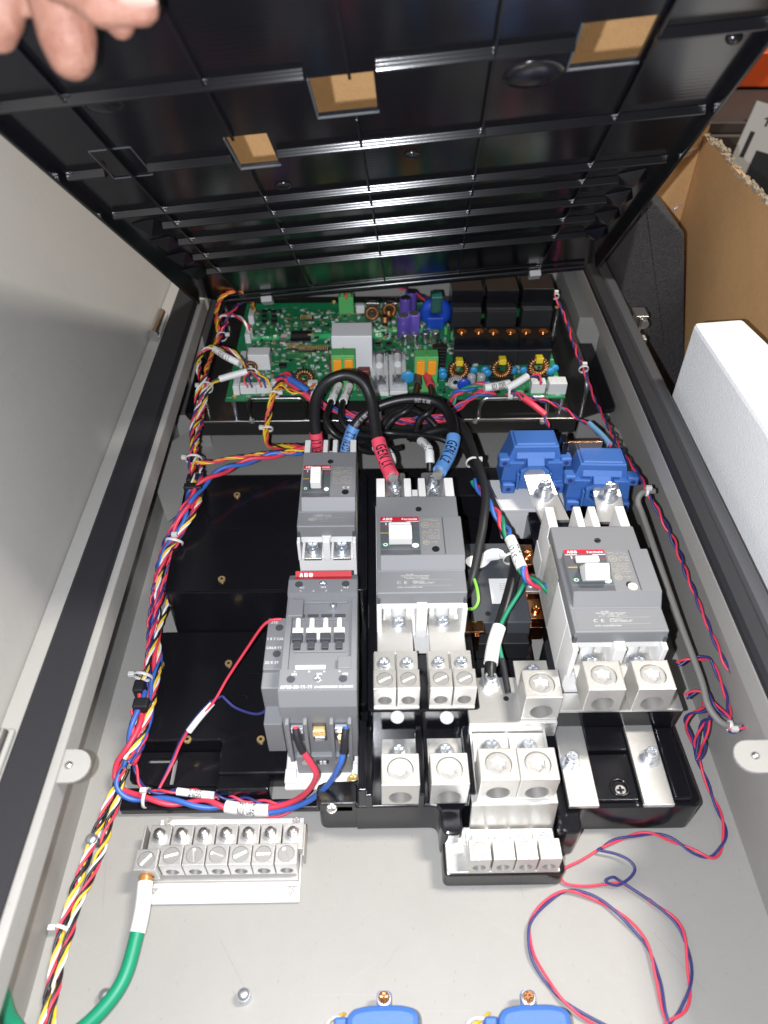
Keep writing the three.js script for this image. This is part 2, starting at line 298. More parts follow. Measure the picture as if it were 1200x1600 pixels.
// ---------- the cabinet ----------
const cabinet = thing('cabinet', 'open grey painted steel cabinet lying on its back with black rim gasket', 'cabinet', [22, 0, -480]);
{
  const P = M.paint, c = cabinet;
  part('back_panel', box(-241, 285, -3, 0, -988, 58, 0), P, c);
  for (const [x0, x1] of [[-241, -238], [282, 285]]) part('side_wall', box(x0, x1, 0, 158, -988, 58, 0), P, c);
  part('end_wall', box(-238, 282, 0, 158, -988, -985, 0), P, c); part('end_wall', box(-238, 282, 0, 158, 55, 58, 0), P, c);
  // folded rim: flat flange with a turned-down lip
  part('rim', [box(-241, -196, 158.2, 160.5, -988, 58, .5), box(-198, -195.6, 140, 160, -960, 30, .5)], P, c);
  part('rim', [box(256, 286, 158.2, 160.5, -988, 58, .5), box(255.5, 258, 140, 160, -960, 30, .5)], P, c);
  part('rim', slab([[-195.5, -988], [255.4, -988], [255.4, -912], [60, -850], [-60, -834], [-195.5, -829]], 158.2, 160.5, 0, .4), P, c); part('rim', box(-195.5, 255.4, 158.2, 160.5, 25, 58, .5), P, c);
  const gas = (x0, x1, h) => profileX([[x0, 160.6], [x0, 160.6 + h - 3], [x0 + 3, 160.6 + h], [x1 - 3, 160.6 + h], [x1, 160.6 + h - 3], [x1, 160.6]], -965, 45);
  part('gasket', gas(-227, -201, 6), M.rubber, c, 'black rubber gasket along the left rim');
  part('gasket', gas(256, 272, 8), M.rubber, c, 'black rubber gasket along the right rim');
  part('gasket', gas(273, 288, 5), std(col(.055, .056, .06), .5), c, 'dark grey outer seal strip along the right rim');
  part('gasket', box(-198, 260, 160.6, 168, -975, -958, 2), M.rubber, c);
  // round-ended tabs that carry the cover
  const tab = (x0, xt, z) => {
    const s = xt > x0 ? 1 : -1, pts = [[x0, z - 11]]; for (let i = 0; i <= 10; i++) { const a = -PI / 2 + PI * i / 10; pts.push([xt - s * 11 + s * 11 * Math.cos(a), z + 11 * Math.sin(a)]); } pts.push([x0, z + 11]);
    const m = part('mounting_tab', slab(s > 0 ? pts : pts.reverse(), 155.2, 157.6, 0, .4), P, c);
    part('rivet', ball(xt - s * 13, 158, z, 2.6, 1.8, 2.6), M.steel, m);
  };
  tab(-200, -178, -236); tab(262, 222, -236); tab(-200, -178, -880);
  // welded brackets that carry the board tray
  part('support_bracket', slab([[-209,50,-714], [-255,50,-662], [-212,50,-559], [-180,50,-602]].map((p) => [p[0], p[2]]), 48.5, 50.5, 0, .4), P, c);
  part('support_bracket', slab([[271,50,-723], [306,50,-656], [290,50,-620], [248,50,-606]].map((p) => [p[0], p[2]]), 48.5, 50.5, 0, .4), P, c);
  part('support_bracket', box(-237.5, -200, 0, 48, -742, -740, .4), P, c); part('support_bracket', box(247, 281.5, 0, 48, -742, -740, .4), P, c);
  part('wall_plate', [box(252, 281, 0, 118, -984.5, -838, .5)], P, c); part('wall_plate', [box(-237.5, -212, 0, 118, -984.5, -838, .5)], P, c);
  for (const [p, r] of [[[-221,0,-254], 5], [[-92,0,-148], 4.5], [[-185,0,-149], 4.5]]) { const m = part('stud', cyl(p[0], 4.5, p[2], r, 9, 'y', 18), M.zinc, c); part('dome_nut', ball(p[0], 9, p[2], r * .95, r * .6, r * .95), M.zinc, m); }
}
function profileX(pts, z0, z1) { const g = new THREE.ExtrudeGeometry(outline(pts, 0), { depth: z1 - z0, bevelEnabled: false }); g.translate(0, 0, z0); return g; }
{ // latch on the outside of the right rim
  const t = thing('toggle_latch', 'small bright metal latch bracket on the outer side of the right rim', 'latch', [292,150,-749]);
  const p = [292,150,-749];
  part('bracket', [box(292, 295, 120, 168, p[2] - 24, p[2] + 2, .5), box(288, 302, 166, 169, p[2] - 22, p[2] - 2, .6)], M.steel, t);
  part('roller', cyl(298, 160, p[2] - 4, 5, 10, 'z'), M.zinc, t);
  part('lever', box(296, 300, 60, 150, p[2] + 4, p[2] + 14, 1), M.dull, t);
}
{ // swung-open door on the left
  const slope = 76 * PI / 180;
  const panel = box(-1.2, 1.2, 0, 760, -990, 70, .5); panel.rotateZ(PI / 2 - slope); panel.translate(-243, 158, 0);
  const t = part('door', panel, M.paint, cabinet, 'door leaf swung open past the left rim');
  const fl = box(-34, 0, -1.2, 1.2, -985, 65, .5); fl.rotateZ(-.35); fl.translate(-243, 157, 0); part('edge_flange', fl, M.paint, t);
  for (const z of [-748, -232]) { part('hinge', box(-240, -228.5, 161, 166, z - 26, z + 22, 2), M.paint, t); part('hinge_pin', [cyl(-235, 168, z, 4.5, 44, 'z', 18), cyl(-235, 168, z + 24, 6, 5, 'z', 18)], M.steel, t); }
}

// ---------- the raised black cover ----------
{
  const t = thing('plastic_cover', 'black moulded plastic inner cover held up at a slant above the circuit board', 'cover', [-199.8, 151.4, -821.8], undefined, true);
  const X = new THREE.Vector3(.9956, .0936, -.0043), V = new THREE.Vector3(-.0608, .6799, .7308), N = X.clone().cross(V);
  V.copy(N.clone().cross(X)); t.quaternion.setFromRotationMatrix(new THREE.Matrix4().makeBasis(X, V, N));
  const streak = (() => { const n = 256, d = new Uint8Array(n * n * 4), R = rng(3); for (let y = 0; y < n; y++) { const b = 120 + 90 * (Math.sin(y * .39) > .2 ? 1 : 0) * .6; for (let x = 0; x < n; x++) { const v = b + R() * 26; for (let k = 0; k < 3; k++) d[(y * n + x) * 4 + k] = v; d[(y * n + x) * 4 + 3] = 255; } } const q = new THREE.DataTexture(d, n, n); q.wrapS = q.wrapT = THREE.RepeatWrapping; q.magFilter = THREE.LinearFilter; q.needsUpdate = true; return q; })();
  const plastic = std(col(.006, .006, .0075), .16, 0, { bumpMap: streak, bumpScale: .00005, roughnessMap: null, mm: 70 });
  const edgeP = std(col(.006, .006, .0075), .2);
  const rectHole = (pts) => { const h = new THREE.Path(); pts.forEach(([x, y], i) => i ? h.lineTo(x, y) : h.moveTo(x, y)); h.closePath(); return h; };
  const W = 455, L = 610, wins = [[[126, 337], [126, 384], [154, 384], [154, 337]], [[191, 398], [191, 443], [229, 443], [229, 398]], [[345, 423], [345, 467], [386, 467], [386, 423]], [[34, 342], [34, 385], [62, 385], [62, 342]]];
  const s = new THREE.Shape(); s.moveTo(20, 0); s.lineTo(W - 14, 0); s.lineTo(W, 12); s.lineTo(W, L); s.lineTo(0, L); s.lineTo(0, 24); s.closePath();
  for (const w of wins) s.holes.push(rectHole(w));
  const plate = new THREE.ExtrudeGeometry(s, { depth: 2.6, bevelEnabled: false }); plate.translate(0, 0, -2.6);
  part('panel', plate, plastic, t);
  const bar = (x0, x1, y0, y1, h, r = 1.6) => box(x0, x1, y0, y1, -.3, h, r, 3);
  part('border_lip', [bar(0, 3, 24, L, 9, .8)], edgeP, t); part('border_lip', [bar(W - 3, W, 12, L, 9, .8)], edgeP, t);
  part('border_lip', [capTube([[20, 3, 1], [120, 3, 1], [300, 3, 1], [W - 14, 3, 1]], 5, 30, 14), bar(22, W - 16, 8, 22, 2.4, 1.2)], edgeP, t);
  const crossings = [50, 132, 215, 298, 389];
  for (const u of crossings) part('rib', [bar(u - .9, u + .9, 18, u === 132 ? 336 : u === 215 ? 397 : L - 20, 4.5, .5), bar(u === 132 ? 131 : u - .9, u === 132 ? 132.9 : u + .9, u === 132 ? 386 : u === 215 ? 444 : 60, L - 21, 4.2, .5)], edgeP, t);
  // stepped profile across v, run along u from a to b: gentle back slope, steep face towards the near edge
  const step = (v, h, a, b, back) => {
    const src = norm(new THREE.ExtrudeGeometry(outline([[v - back, -.2], [v - 1, h], [v + h * .12, h], [v + h * .12 + h / Math.tan((64.5 + (452 - v) / 334 * 10.5) * PI / 180), -.2]], .9), { depth: b - a, bevelEnabled: false, curveSegments: 5 }));
    const sp = src.attributes.position, sn = src.attributes.normal, P2 = new Float32Array(sp.count * 3), N2 = new Float32Array(sp.count * 3), q = new THREE.BufferGeometry();
    for (let i = 0; i < sp.count; i++) { P2.set([a + sp.getZ(i), sp.getX(i), sp.getY(i)], i * 3); N2.set([sn.getZ(i), sn.getX(i), sn.getY(i)], i * 3); }
    q.setAttribute('position', new THREE.BufferAttribute(P2, 3)); q.setAttribute('normal', new THREE.BufferAttribute(N2, 3)); return q;
  };
  const ridgeMat = std(col(.005, .005, .006), .165, 0, { bumpMap: streak, bumpScale: .00006, mm: 30 });
  for (const [v, h, segs] of [[357, 5.6, [[6, 33], [64, 124], [156, 300], [300.5, 449]]], [452, 6, [[6, 189], [231, 298], [298.5, 343], [388, 449]]], [548, 6, [[6, 298], [298.5, 449]]]])
    for (const [a, b] of segs) part('rib', step(v, h, a, b, 8), ridgeMat, t);
  // bellows ridges near the hinge side, with faceted ends
  for (const v of [281, 250, 208, 164, 118]) {
    part('ridge', step(v, v === 281 ? 5.5 : 5.8, v === 281 ? 8 : 38, v === 281 ? 447 : 418, 13), ridgeMat, t);
    if (v < 280) for (const u of [27, 430]) { const c = new THREE.ConeGeometry(16, 9, 4, 1); c.rotateX(PI / 2); c.rotateZ(PI / 4 + .3); c.translate(u, v - 2, 5); part('ridge_end', toCreasedNormals(c, .3), ridgeMat, t); }
  }
  for (const [u, v, r, h] of [[325, 421, 19, 3], [68, 440, 12, 3], [437, 437, 5, 4], [150, 300, 7, 3], [250, 330, 6, 3]]) part('boss', ball(u, v, 0, r, r * .8, h, 24), edgeP, t);
  part('knockout_panel', box(35, 61, 343.2, 384, -2.2, -.4, .3), plastic, t);
  part('knockout_rim', [box(33.4, 34, 342, 385, -.2, .7, .1), box(62, 62.6, 342, 385, -.2, .7, .1), box(34, 62, 341.4, 342, -.2, .7, .1), box(34, 62, 385, 385.6, -.2, .7, .1)], M.greyDark, t);
  for (const w of wins.slice(0, 3)) { const [a, b] = [w[0], w[2]]; part('window_rim', [box(a[0] - 1, b[0] + 1, a[1] - 1.4, a[1], -2.6, 1.4, .3), box(a[0] - 1.2, a[0], a[1], b[1], -2.6, 1.2, .3)], M.greyDark, t); }
  for (const u of [77, 385]) part('catch', box(u - 6.5, u + 6.5, -2, 13, 3, 10, 1.2), std(col(.42, .42, .42), .35), t, 'pale grey plastic catch at the lower edge');
}

// ---------- hand ----------
{
  const o = [-126,543,-389];
  const t = thing('person', 'out of focus hand with bent fingers gripping the edge of the raised black cover', 'hand', o);
  const J = {
    a: [[-132,550,-387], [-129,534,-377], [-127,520,-372], [-127,513,-371]], ra: [13, 12, 11.2, 9.8],
    b: [[-132,554,-383], [-121,543,-363], [-104,535,-353], [-89,533,-354]], rb: [13, 9.6, 8, 6.4],
    c: [[-124,551,-396], [-116,534,-388], [-112,527,-389], [-108,521,-387]], rc: [12, 9, 7.6, 6.2],
    d: [[-141,554,-388], [-148,538,-376], [-152,527,-371], [-155,521,-371]], rd: [13, 10, 8.6, 7.6],
    p: [[-134,561,-398], [-142,581,-418], [-161,611,-438]], rp: [30, 36, 30],
  };
  const bones = [];
  for (const k of ['a', 'b', 'c', 'd', 'p']) { const q = J[k], r = J['r' + k]; for (let i = 0; i + 1 < q.length; i++) bones.push([V3(q[i]), V3(q[i + 1]), r[i], r[i + 1], k]); }
  const box3 = new THREE.Box3(); for (const b of bones) { box3.expandByPoint(b[0]); box3.expandByPoint(b[1]); } box3.expandByScalar(44);
  const size = 64, ext = box3.getSize(new THREE.Vector3()), cen = box3.getCenter(new THREE.Vector3()), half = Math.max(ext.x, ext.y, ext.z) / 2;
  const mc = new MarchingCubes(size, M.skin, false, false, 120000); mc.isolation = 0; mc.reset();
  const p = new THREE.Vector3(), ab = new THREE.Vector3(), ap = new THREE.Vector3();
  const dist = (b) => { ab.subVectors(b[1], b[0]); ap.subVectors(p, b[0]); const h = Math.min(1, Math.max(0, ap.dot(ab) / ab.lengthSq())); return ap.addScaledVector(ab, -h).length() - (b[2] + (b[3] - b[2]) * h); };
  const smin = (a, b, k) => { const h = Math.max(0, k - Math.abs(a - b)) / k; return Math.min(a, b) - h * h * k / 4; };
  for (let z = 0; z < size; z++) for (let y = 0; y < size; y++) for (let x = 0; x < size; x++) {
    p.set((x - size / 2) / (size / 2), (y - size / 2) / (size / 2), (z - size / 2) / (size / 2)).multiplyScalar(half).add(cen);
    const by = {}; for (const b of bones) { const d = dist(b); by[b[4]] = by[b[4]] === undefined ? d : smin(by[b[4]], d, 3); }
    const f = Math.min(smin(by.a, by.c, 2.5), by.b, by.d), m = smin(by.p, f, 8);
    mc.field[x + y * size + z * size * size] = -m;
  }
  mc.update();
  const n = mc.count, g = new THREE.BufferGeometry(), pos = new Float32Array(n * 3), nor = new Float32Array(n * 3);
  for (let i = 0; i < n; i++) for (let k = 0; k < 3; k++) { pos[i * 3 + k] = mc.positionArray[i * 3 + k] * half + cen.getComponent(k); nor[i * 3 + k] = mc.normalArray[i * 3 + k]; }
  g.setAttribute('position', new THREE.BufferAttribute(pos, 3)); g.setAttribute('normal', new THREE.BufferAttribute(nor, 3)); g.computeVertexNormals();
  let g2 = mergeVertices(new THREE.BufferGeometry().setAttribute('position', g.attributes.position), .01); g2.computeVertexNormals();
  part('hand', g2, M.skin, t);
  const nl = ball(0, 0, 0, 7.5, 1.6, 5.6, 16); nl.rotateX(-.7); const np = [-88,537,-345]; nl.translate(np[0], np[1], np[2]); part('fingernail', nl, M.nail, t);
}

// ---------- black moulded carriers ----------
const insertAt = (t, p, y) => { const m = part('threaded_insert', [cyl(p[0], y + .8, p[2], 3.2, 2.2, 'y', 14)], M.brass, t, 'brass threaded insert'); part('insert_bore', cyl(p[0], y + 1.5, p[2], 1.3, 1, 'y', 12), M.chip, m); };
{
  const t = thing('moulded_tray', 'wide black moulded tray with brass inserts left of the contactor', 'tray', [-110, 0, -440]);
  const B = M.blackGloss;
  part('upper_deck', slab([[-192, -592], [-8, -592], [-8, -437], [-186, -437]], 4, 83, 6, 1.5), B, t);
  part('lower_deck', slab([[-200, -436.6], [-8, -436.6], [-8, -296], [-128, -296], [-128, -326], [-206, -326], [-206, -345]], 4, 28, 5, 1.5), B, t);
  part('front_step', slab([[-206, -325.6], [-128.4, -325.6], [-128.4, -295], [-176, -295], [-202, -300]], 5, 10, 3, .6, [[[-190, -320], [-166, -320], [-166, -297], [-170, -297], [-170, -316], [-190, -316]]]), B, t);
  part('step_block', slab([[-128, -318], [-86, -318], [-86, -284], [-128, -284]], 3, 24, 3, 2), B, t);
  part('front_rail', slab([[-205, -294.6], [-130, -294.6], [-130, -283.8], [-20, -283.8], [-20, -276], [-205, -276]], 2, 10, 2, 1), B, t);
  part('ledge', [box(-168, -60, 84, 85.2, -440, -437.2, .3)], B, t);
  part('mould_mark', [box(-148, -143, 83, 84.2, -520, -515, .4)], B, t); part('mould_mark', [box(-140, -128, 83, 84, -520, -514, .4)], B, t); part('mould_mark', [box(-112, -104, 28, 29, -395, -389, .4)], B, t); part('mould_mark', [box(-120, -112, 28, 30, -372, -366, .4)], B, t);
  for (const p of [[-137,83,-561], [-137,83,-451]]) insertAt(t, p, 83);
  for (const p of [[-192,28,-400], [-132,28,-400], [-96,28,-325], [-156,28,-326]]) insertAt(t, p, 28);
  part('clip', [box(-206, -197, 26, 46, -374, -362, 2)], M.rubber, t); part('clip', [box(-186, -172, 83, 100, -577, -566, 2)], M.rubber, t);
}
{
  const t = thing('component_carrier', 'large black moulded base carrying the breakers, lugs and busbars', 'base', [90, 0, -420]);
  const B = M.blackGloss;
  part('front_deck', slab([[-46, -283], [-46, -263], [-17, -263], [-17, -262], [46, -262], [46, -240], [62, -240], [62, -262], [133, -262], [133, -240], [150, -240], [150, -259], [244, -259], [240, -345], [-14, -345], [-14, -283]], 0, 40, 7, 2), B, t);
  part('corner_pad', slab([[-47, -279.5], [-47, -263], [-16, -263], [-16, -279.5]], 30, 43, 4, 1.2), B, t);
  part('breaker_tower', slab([[-8, -575], [80, -575], [80, -322], [-8, -322]], 38, 74.5, 4, 1.5), B, t);
  part('breaker_tower', slab([[148.5, -575], [236, -575], [238, -322], [138, -322], [138, -385], [148.5, -395]], 38, 74.5, 4, 1.5), B, t);
  part('middle_floor', slab([[80.3, -575], [137.7, -575], [137.7, -345.3], [80.3, -345.3]], 0, 33.9, 2, 1), B, t);
  part('rear_deck', slab([[-40, -620], [240, -620], [240, -576], [-40, -576]], 0, 66, 6, 1.5), B, t);
  part('side_skirt', slab([[-46, -560], [-8.4, -560], [-8.4, -345.4], [-46, -345.4]], 0, 46, 4, 1.5), B, t);
  // recesses and partition ridges around the lower lugs
  for (const x of [-8, 31, 68]) part('partition', box(x - 2, x + 3.5, 39.5, 60, -318, -261, 1.2), B, t);
  part('partition', box(-15, -8.5, 39.5, 66, -320, -262, 1.5), B, t);
  part('partition', box(163.5, 195.5, 39.5, 44, -300, -262, 1), B, t); part('partition', box(164, 195, 39.5, 48, -322, -301, 1), B, t);
  part('partition', box(221, 236, 39.5, 47, -322, -262, 2.5), B, t);
  part('screw_well', [new THREE.TorusGeometry(6.5, 1.2, 8, 24).rotateX(PI / 2).translate(183, 44.5, -272)], B, t);
  part('lug_pad', slab([[47, -243], [47, -218], [136, -218], [136, -243]], 0, 22, 5, 2), B, t);
  const sc = (p, y, r, m = M.zinc, h = 2.2) => part('screw', put(crossHead(r, h), p[0], y, p[2]), m, t);
  sc([-35,43,-259], 43, 4, M.steel); sc([183, 0, -270], 41, 4.2, M.steel, 4); sc([15,74,-316], 74.4, 5.4, M.white); sc([53,74,-315], 74.4, 5.4, M.white);
}
// ---------- circuit breakers ----------
const GB = '#7d7e80';
const dashes = (x, R, x0, y0, w, rows, step, size, colr) => { x.fillStyle = colr; for (let r = 0; r < rows; r++) { let p = x0; while (p < x0 + w) { const l = 3 + R() * 15; if (R() > .25) x.fillRect(p, y0 + r * step, Math.min(l, x0 + w - p), size); p += l + 3; } } };
const breakerLabel = (a1) => canvas(372, 560, (x, w, h) => {
  x.fillStyle = '#55585c'; x.fillRect(0, 0, w, h);
  x.fillStyle = '#c61f33'; x.fillRect(0, 0, w, 62); x.fillStyle = '#ffffff'; x.font = 'bold 50px sans-serif'; x.fillText('ABB', 22, 50); x.font = 'bold 38px sans-serif'; x.fillText('Formula', 205, 48);
  x.fillRect(0, 68, 110, 7); x.fillRect(w - 120, 68, 120, 7); x.font = 'bold 46px sans-serif'; x.fillText('I', 46, 122);
  x.fillStyle = '#b3283a'; x.fillRect(0, 132, 84, 7); x.fillRect(w - 84, 132, 84, 7);
  x.fillStyle = '#e8c21c'; x.fillRect(0, 240, 84, 8); x.fillStyle = '#2f7a4d'; x.fillRect(w - 84, 240, 84, 8);
  x.fillStyle = '#2f7a4d'; x.fillRect(0, 392, 84, 30); x.fillRect(w - 90, 392, 90, 30);
  x.lineWidth = 9; x.strokeStyle = '#ffffff'; x.beginPath(); x.arc(46, 415, 17, 0, 7); x.stroke();
  x.fillStyle = '#f4f4f2'; x.beginPath(); x.arc(w - 46, 430, 33, 0, 7); x.fill();
  x.fillStyle = '#3a3c40'; x.fillRect(88, 96, w - 176, 336);
  x.fillStyle = '#74777b'; x.fillRect(0, 480, w, 8);
});
const sidePrint = (s) => canvas(200, 470, (x, w, h) => {
  x.fillStyle = GB; x.fillRect(0, 0, w, h); const R = rng(s), c = '#b9ac93';
  dashes(x, R, 10, 22, 170, 2, 18, 5, c); x.strokeStyle = c; x.lineWidth = 5; x.beginPath(); x.arc(48, 104, 36, 0, 7); x.stroke(); x.fillStyle = c; x.font = 'bold 34px sans-serif'; x.fillText('UL', 28, 117);
  dashes(x, R, 100, 74, 90, 4, 18, 5, c); dashes(x, R, 10, 166, 170, 7, 20, 5, c);
  if (s !== 1) { x.beginPath(); x.arc(46, 340, 30, 0, 7); x.stroke(); x.fillText('SP', 25, 352); dashes(x, R, 90, 330, 90, 2, 18, 5, c); }
  else { x.fillStyle = '#d8d6d2'; x.font = 'bold 46px sans-serif'; x.fillText('C E', 100, 372); }
});
const lowPrint = (kind) => canvas(640, 300, (x, w, h) => {
  x.fillStyle = GB; x.fillRect(0, 0, w, h); const R = rng(kind + 20); x.fillStyle = '#c9c6be';
  x.font = 'bold 19px sans-serif'; x.fillText('UL 489', 200, 34); x.fillText('INTERRUPTING RATINGS', 160, 60); dashes(x, R, 180, 74, 200, 2, 22, 7, '#c9c6be'); x.fillRect(300, 118, 250, 2);
  if (kind === 1) { x.lineWidth = 6; x.strokeStyle = '#c9c6be'; x.beginPath(); x.arc(150, 160, 42, 0, 7); x.stroke(); x.font = 'bold 40px sans-serif'; x.fillText('SP', 124, 175); dashes(x, R, 210, 152, 130, 1, 20, 8, '#c9c6be'); }
  else { x.font = '60px sans-serif'; x.fillText('C', 126, 186); x.fillText('E', 180, 186); x.font = 'bold 20px sans-serif'; x.fillText('ABB S.p.A.', 250, 150); dashes(x, R, 250, 160, 170, 2, 18, 7, '#c9c6be'); }
  x.fillRect(240, 214, 310, 2); x.font = 'bold 24px sans-serif'; x.fillText(kind === 1 ? '' : 'S/N: CCA1081190', 130, 250);
});
const printed = (tx) => new THREE.MeshStandardMaterial({ map: tx, roughness: .5 });
function breaker(label, w, L, D, nz0, nz1, kind, turn) {
  const t = thing('circuit_breaker', label, 'circuit breaker', [0, 0, 0], undefined, true), W = M.whiteWarm;
  const g0 = L > 135 ? 28 : 23, g1 = L - 7;
  part('body', [box(0, w, 0, D - 13, 26, L - 26, .8), box(0, w, 0, 28, 0, 26.2, .8), box(0, w, 0, 26, L - 26.2, L - 3, .8)], W, t);
  for (const [a, b] of [[.01, .12], [.36, .45], [.54, .63], [.87, .985]]) part('terminal_fin', box(a * w, b * w, 27, D - 3, 1, 26, .8), W, t);
  part('terminal_fin', box(.45 * w, .54 * w, 27, D - 16, 2, 25, .8), W, t);
  for (const [a, b] of [[0, .055], [.44, .56], [.945, 1]]) part('front_wall', box(a * w, b * w, 25, D - 12, L - 26.1, L, .8), W, t);
  part('front_lintel', box(.05 * w, .95 * w, D - 22, D - 12, L - 28, L - 9, 1), W, t);
  for (const x of [.25, .75]) part('terminal_hood', [cyl(w * x, (34 + D - 18) / 2, L - 20, w * .085, D - 52 + 2, 'y', 20), ball(w * x, D - 19, L - 20, w * .085, 5, w * .085)], W, t); part('lintel_boss', cyl(w / 2, D - 12.2, L - 7, 4, 2, 'y', 18), W, t);
  for (const x of [.25, .75]) part('inner_wall', box(w * x - .19 * w, w * x + .19 * w, 26, D - 26, L - 30, L - 22, .5), W, t);
  // grey front, raised nose and the sloping lower step
  const C = M.grey;
  const cov = part('front_cover', [box(.4, w - .4, D - 13.2, D, g0, g1, 1.2), profile([[nz0, D - .5], [nz0, D + 10], [nz1, D + 10], [nz1 + 7, D + .2], [nz1 + 7, D - .5]], 3.2, w - .2, .6)], C, t);
  part('cover_clip', box(.2, 3, D - 22, D - 6, g1 - 4, g1 + .8, .5), M.greyDark, t); part('cover_clip', box(w - 3, w - .2, D - 22, D - 6, g1 - 4, g1 + .8, .5), M.greyDark, t);
  const lw = w > 60 ? 31.5 : 24, lx = 3.6, H = D + 10;
  part('printed_label', sheet(lx, lx + lw, nz0 + .4, nz1 - .5, H, .35), printed(breakerLabel(kind)), cov);
  part('rating_print', sheet(lx + lw + 1, w > 60 ? lx + lw + 18 : w - 2, nz0 + 1.5, nz1 - 3, H, .2), printed(sidePrint(kind)), cov);
  if (w > 60) part('cover_joint', box(lx + lw + 19, lx + lw + 19.7, H - .3, H + .25, nz0 + 1, nz1 - 1, 0), M.greyDark, cov);
  part('step_ridge', sheet(1, w - 1, nz1 + 7.5, nz1 + 8.3, D, .5), std(col(.26, .27, .285), .45), cov);
  part('rating_print', sheet(3, w - 3, nz1 + 9.5, g1 - 2, D, .25), printed(lowPrint(kind)), cov);
  part('cover_screw', [put(crossHead(2.6, 1.2), w * .52, D - .3, (g0 + nz0) / 2 - 1)], M.chip, cov);
  part('trip_button', [cyl(w - (w > 60 ? 23 : 9), H + .3, nz1 - 6, 3, .8, 'y', 20)], M.chip, cov);
  // toggle
  const hx = lx + lw * .5, hz = nz0 + (nz1 - nz0) * .5, hw = w > 60 ? lw * .29 : lw * .19;
  part('handle_slot', box(hx - lw * .25, hx + lw * .25, H - .1, H + .8, nz0 + 8, nz0 + (nz1 - nz0) * .78, .4), M.greyDark, cov);
  part('handle_shroud', [box(hx - hw, hx + hw, H + .7, H + (w > 60 ? 4 : 2), hz - 12, hz - 6, 1)], M.handle, cov);
  const g = box(-hw, hw, 0, turn ? 17 : 12, w > 60 ? -5 : -9, 8, 1.2, 2); g.rotateX(turn ? .62 : .22); g.translate(hx + (turn ? 1.5 : 0), H, hz + 2);
  part('toggle_handle', g, M.handle, t);
  for (const x of [.25, .75]) {
    part('terminal_bar', box(w * x - .15 * w, w * x + .15 * w, 26.2, 29, L - 24, L + 1, .4), M.tin, t);
    part('terminal_screw', [put(cyl(0, .7, 0, w > 60 ? 8.6 : 6.6, 1.4, 'y', 26), w * x, 29, L - 8), put(hexBolt(w > 60 ? 5.4 : 4.8, 7), w * x, 30.2, L - 8)], M.zinc, t);
  }
  return t;
}
{
  const b2 = breaker('wider grey breaker in the middle with red and blue sleeved cables on its top terminals', 70, 144, 73, 64, 107, 0, false);
  place(b2, [0, 75, -516]);
  const b3 = breaker('wider grey breaker at far right whose toggle stands out, seen with its left side', 70, 144, 73, 64, 107, 2, true);
  place(b3, [144, 75, -477]);
  part('inspection_sticker', cyl(48.5, 83.6, 103, 3.6, .5, 'y', 20), std(new THREE.Color('#e9e2c8'), .5), b3, 'small round cream inspection sticker');
  const side = canvas(300, 520, (x, w, h) => { x.fillStyle = '#bdbdb6'; x.fillRect(0, 0, w, h); const R = rng(4); x.fillStyle = '#6e6e6a'; for (let r = 0; r < 22; r++) dashes(x, R, 20, 20 + r * 22, 260, 1, 22, 8, '#84847f'); });
  const sp = new THREE.PlaneGeometry(66, 38); sp.rotateZ(-PI / 2); sp.rotateY(-PI / 2); sp.rotateX(0); sp.translate(-.3, 34, 60); part('side_print', sp, printed(side), b3, 'grey rating text on the left side');
  const b1 = breaker('narrow grey breaker at upper left, directly above the contactor', 50, 128, 60, 54, 96, 1, false);
  place(b1, [-67, 83, -578]);
}

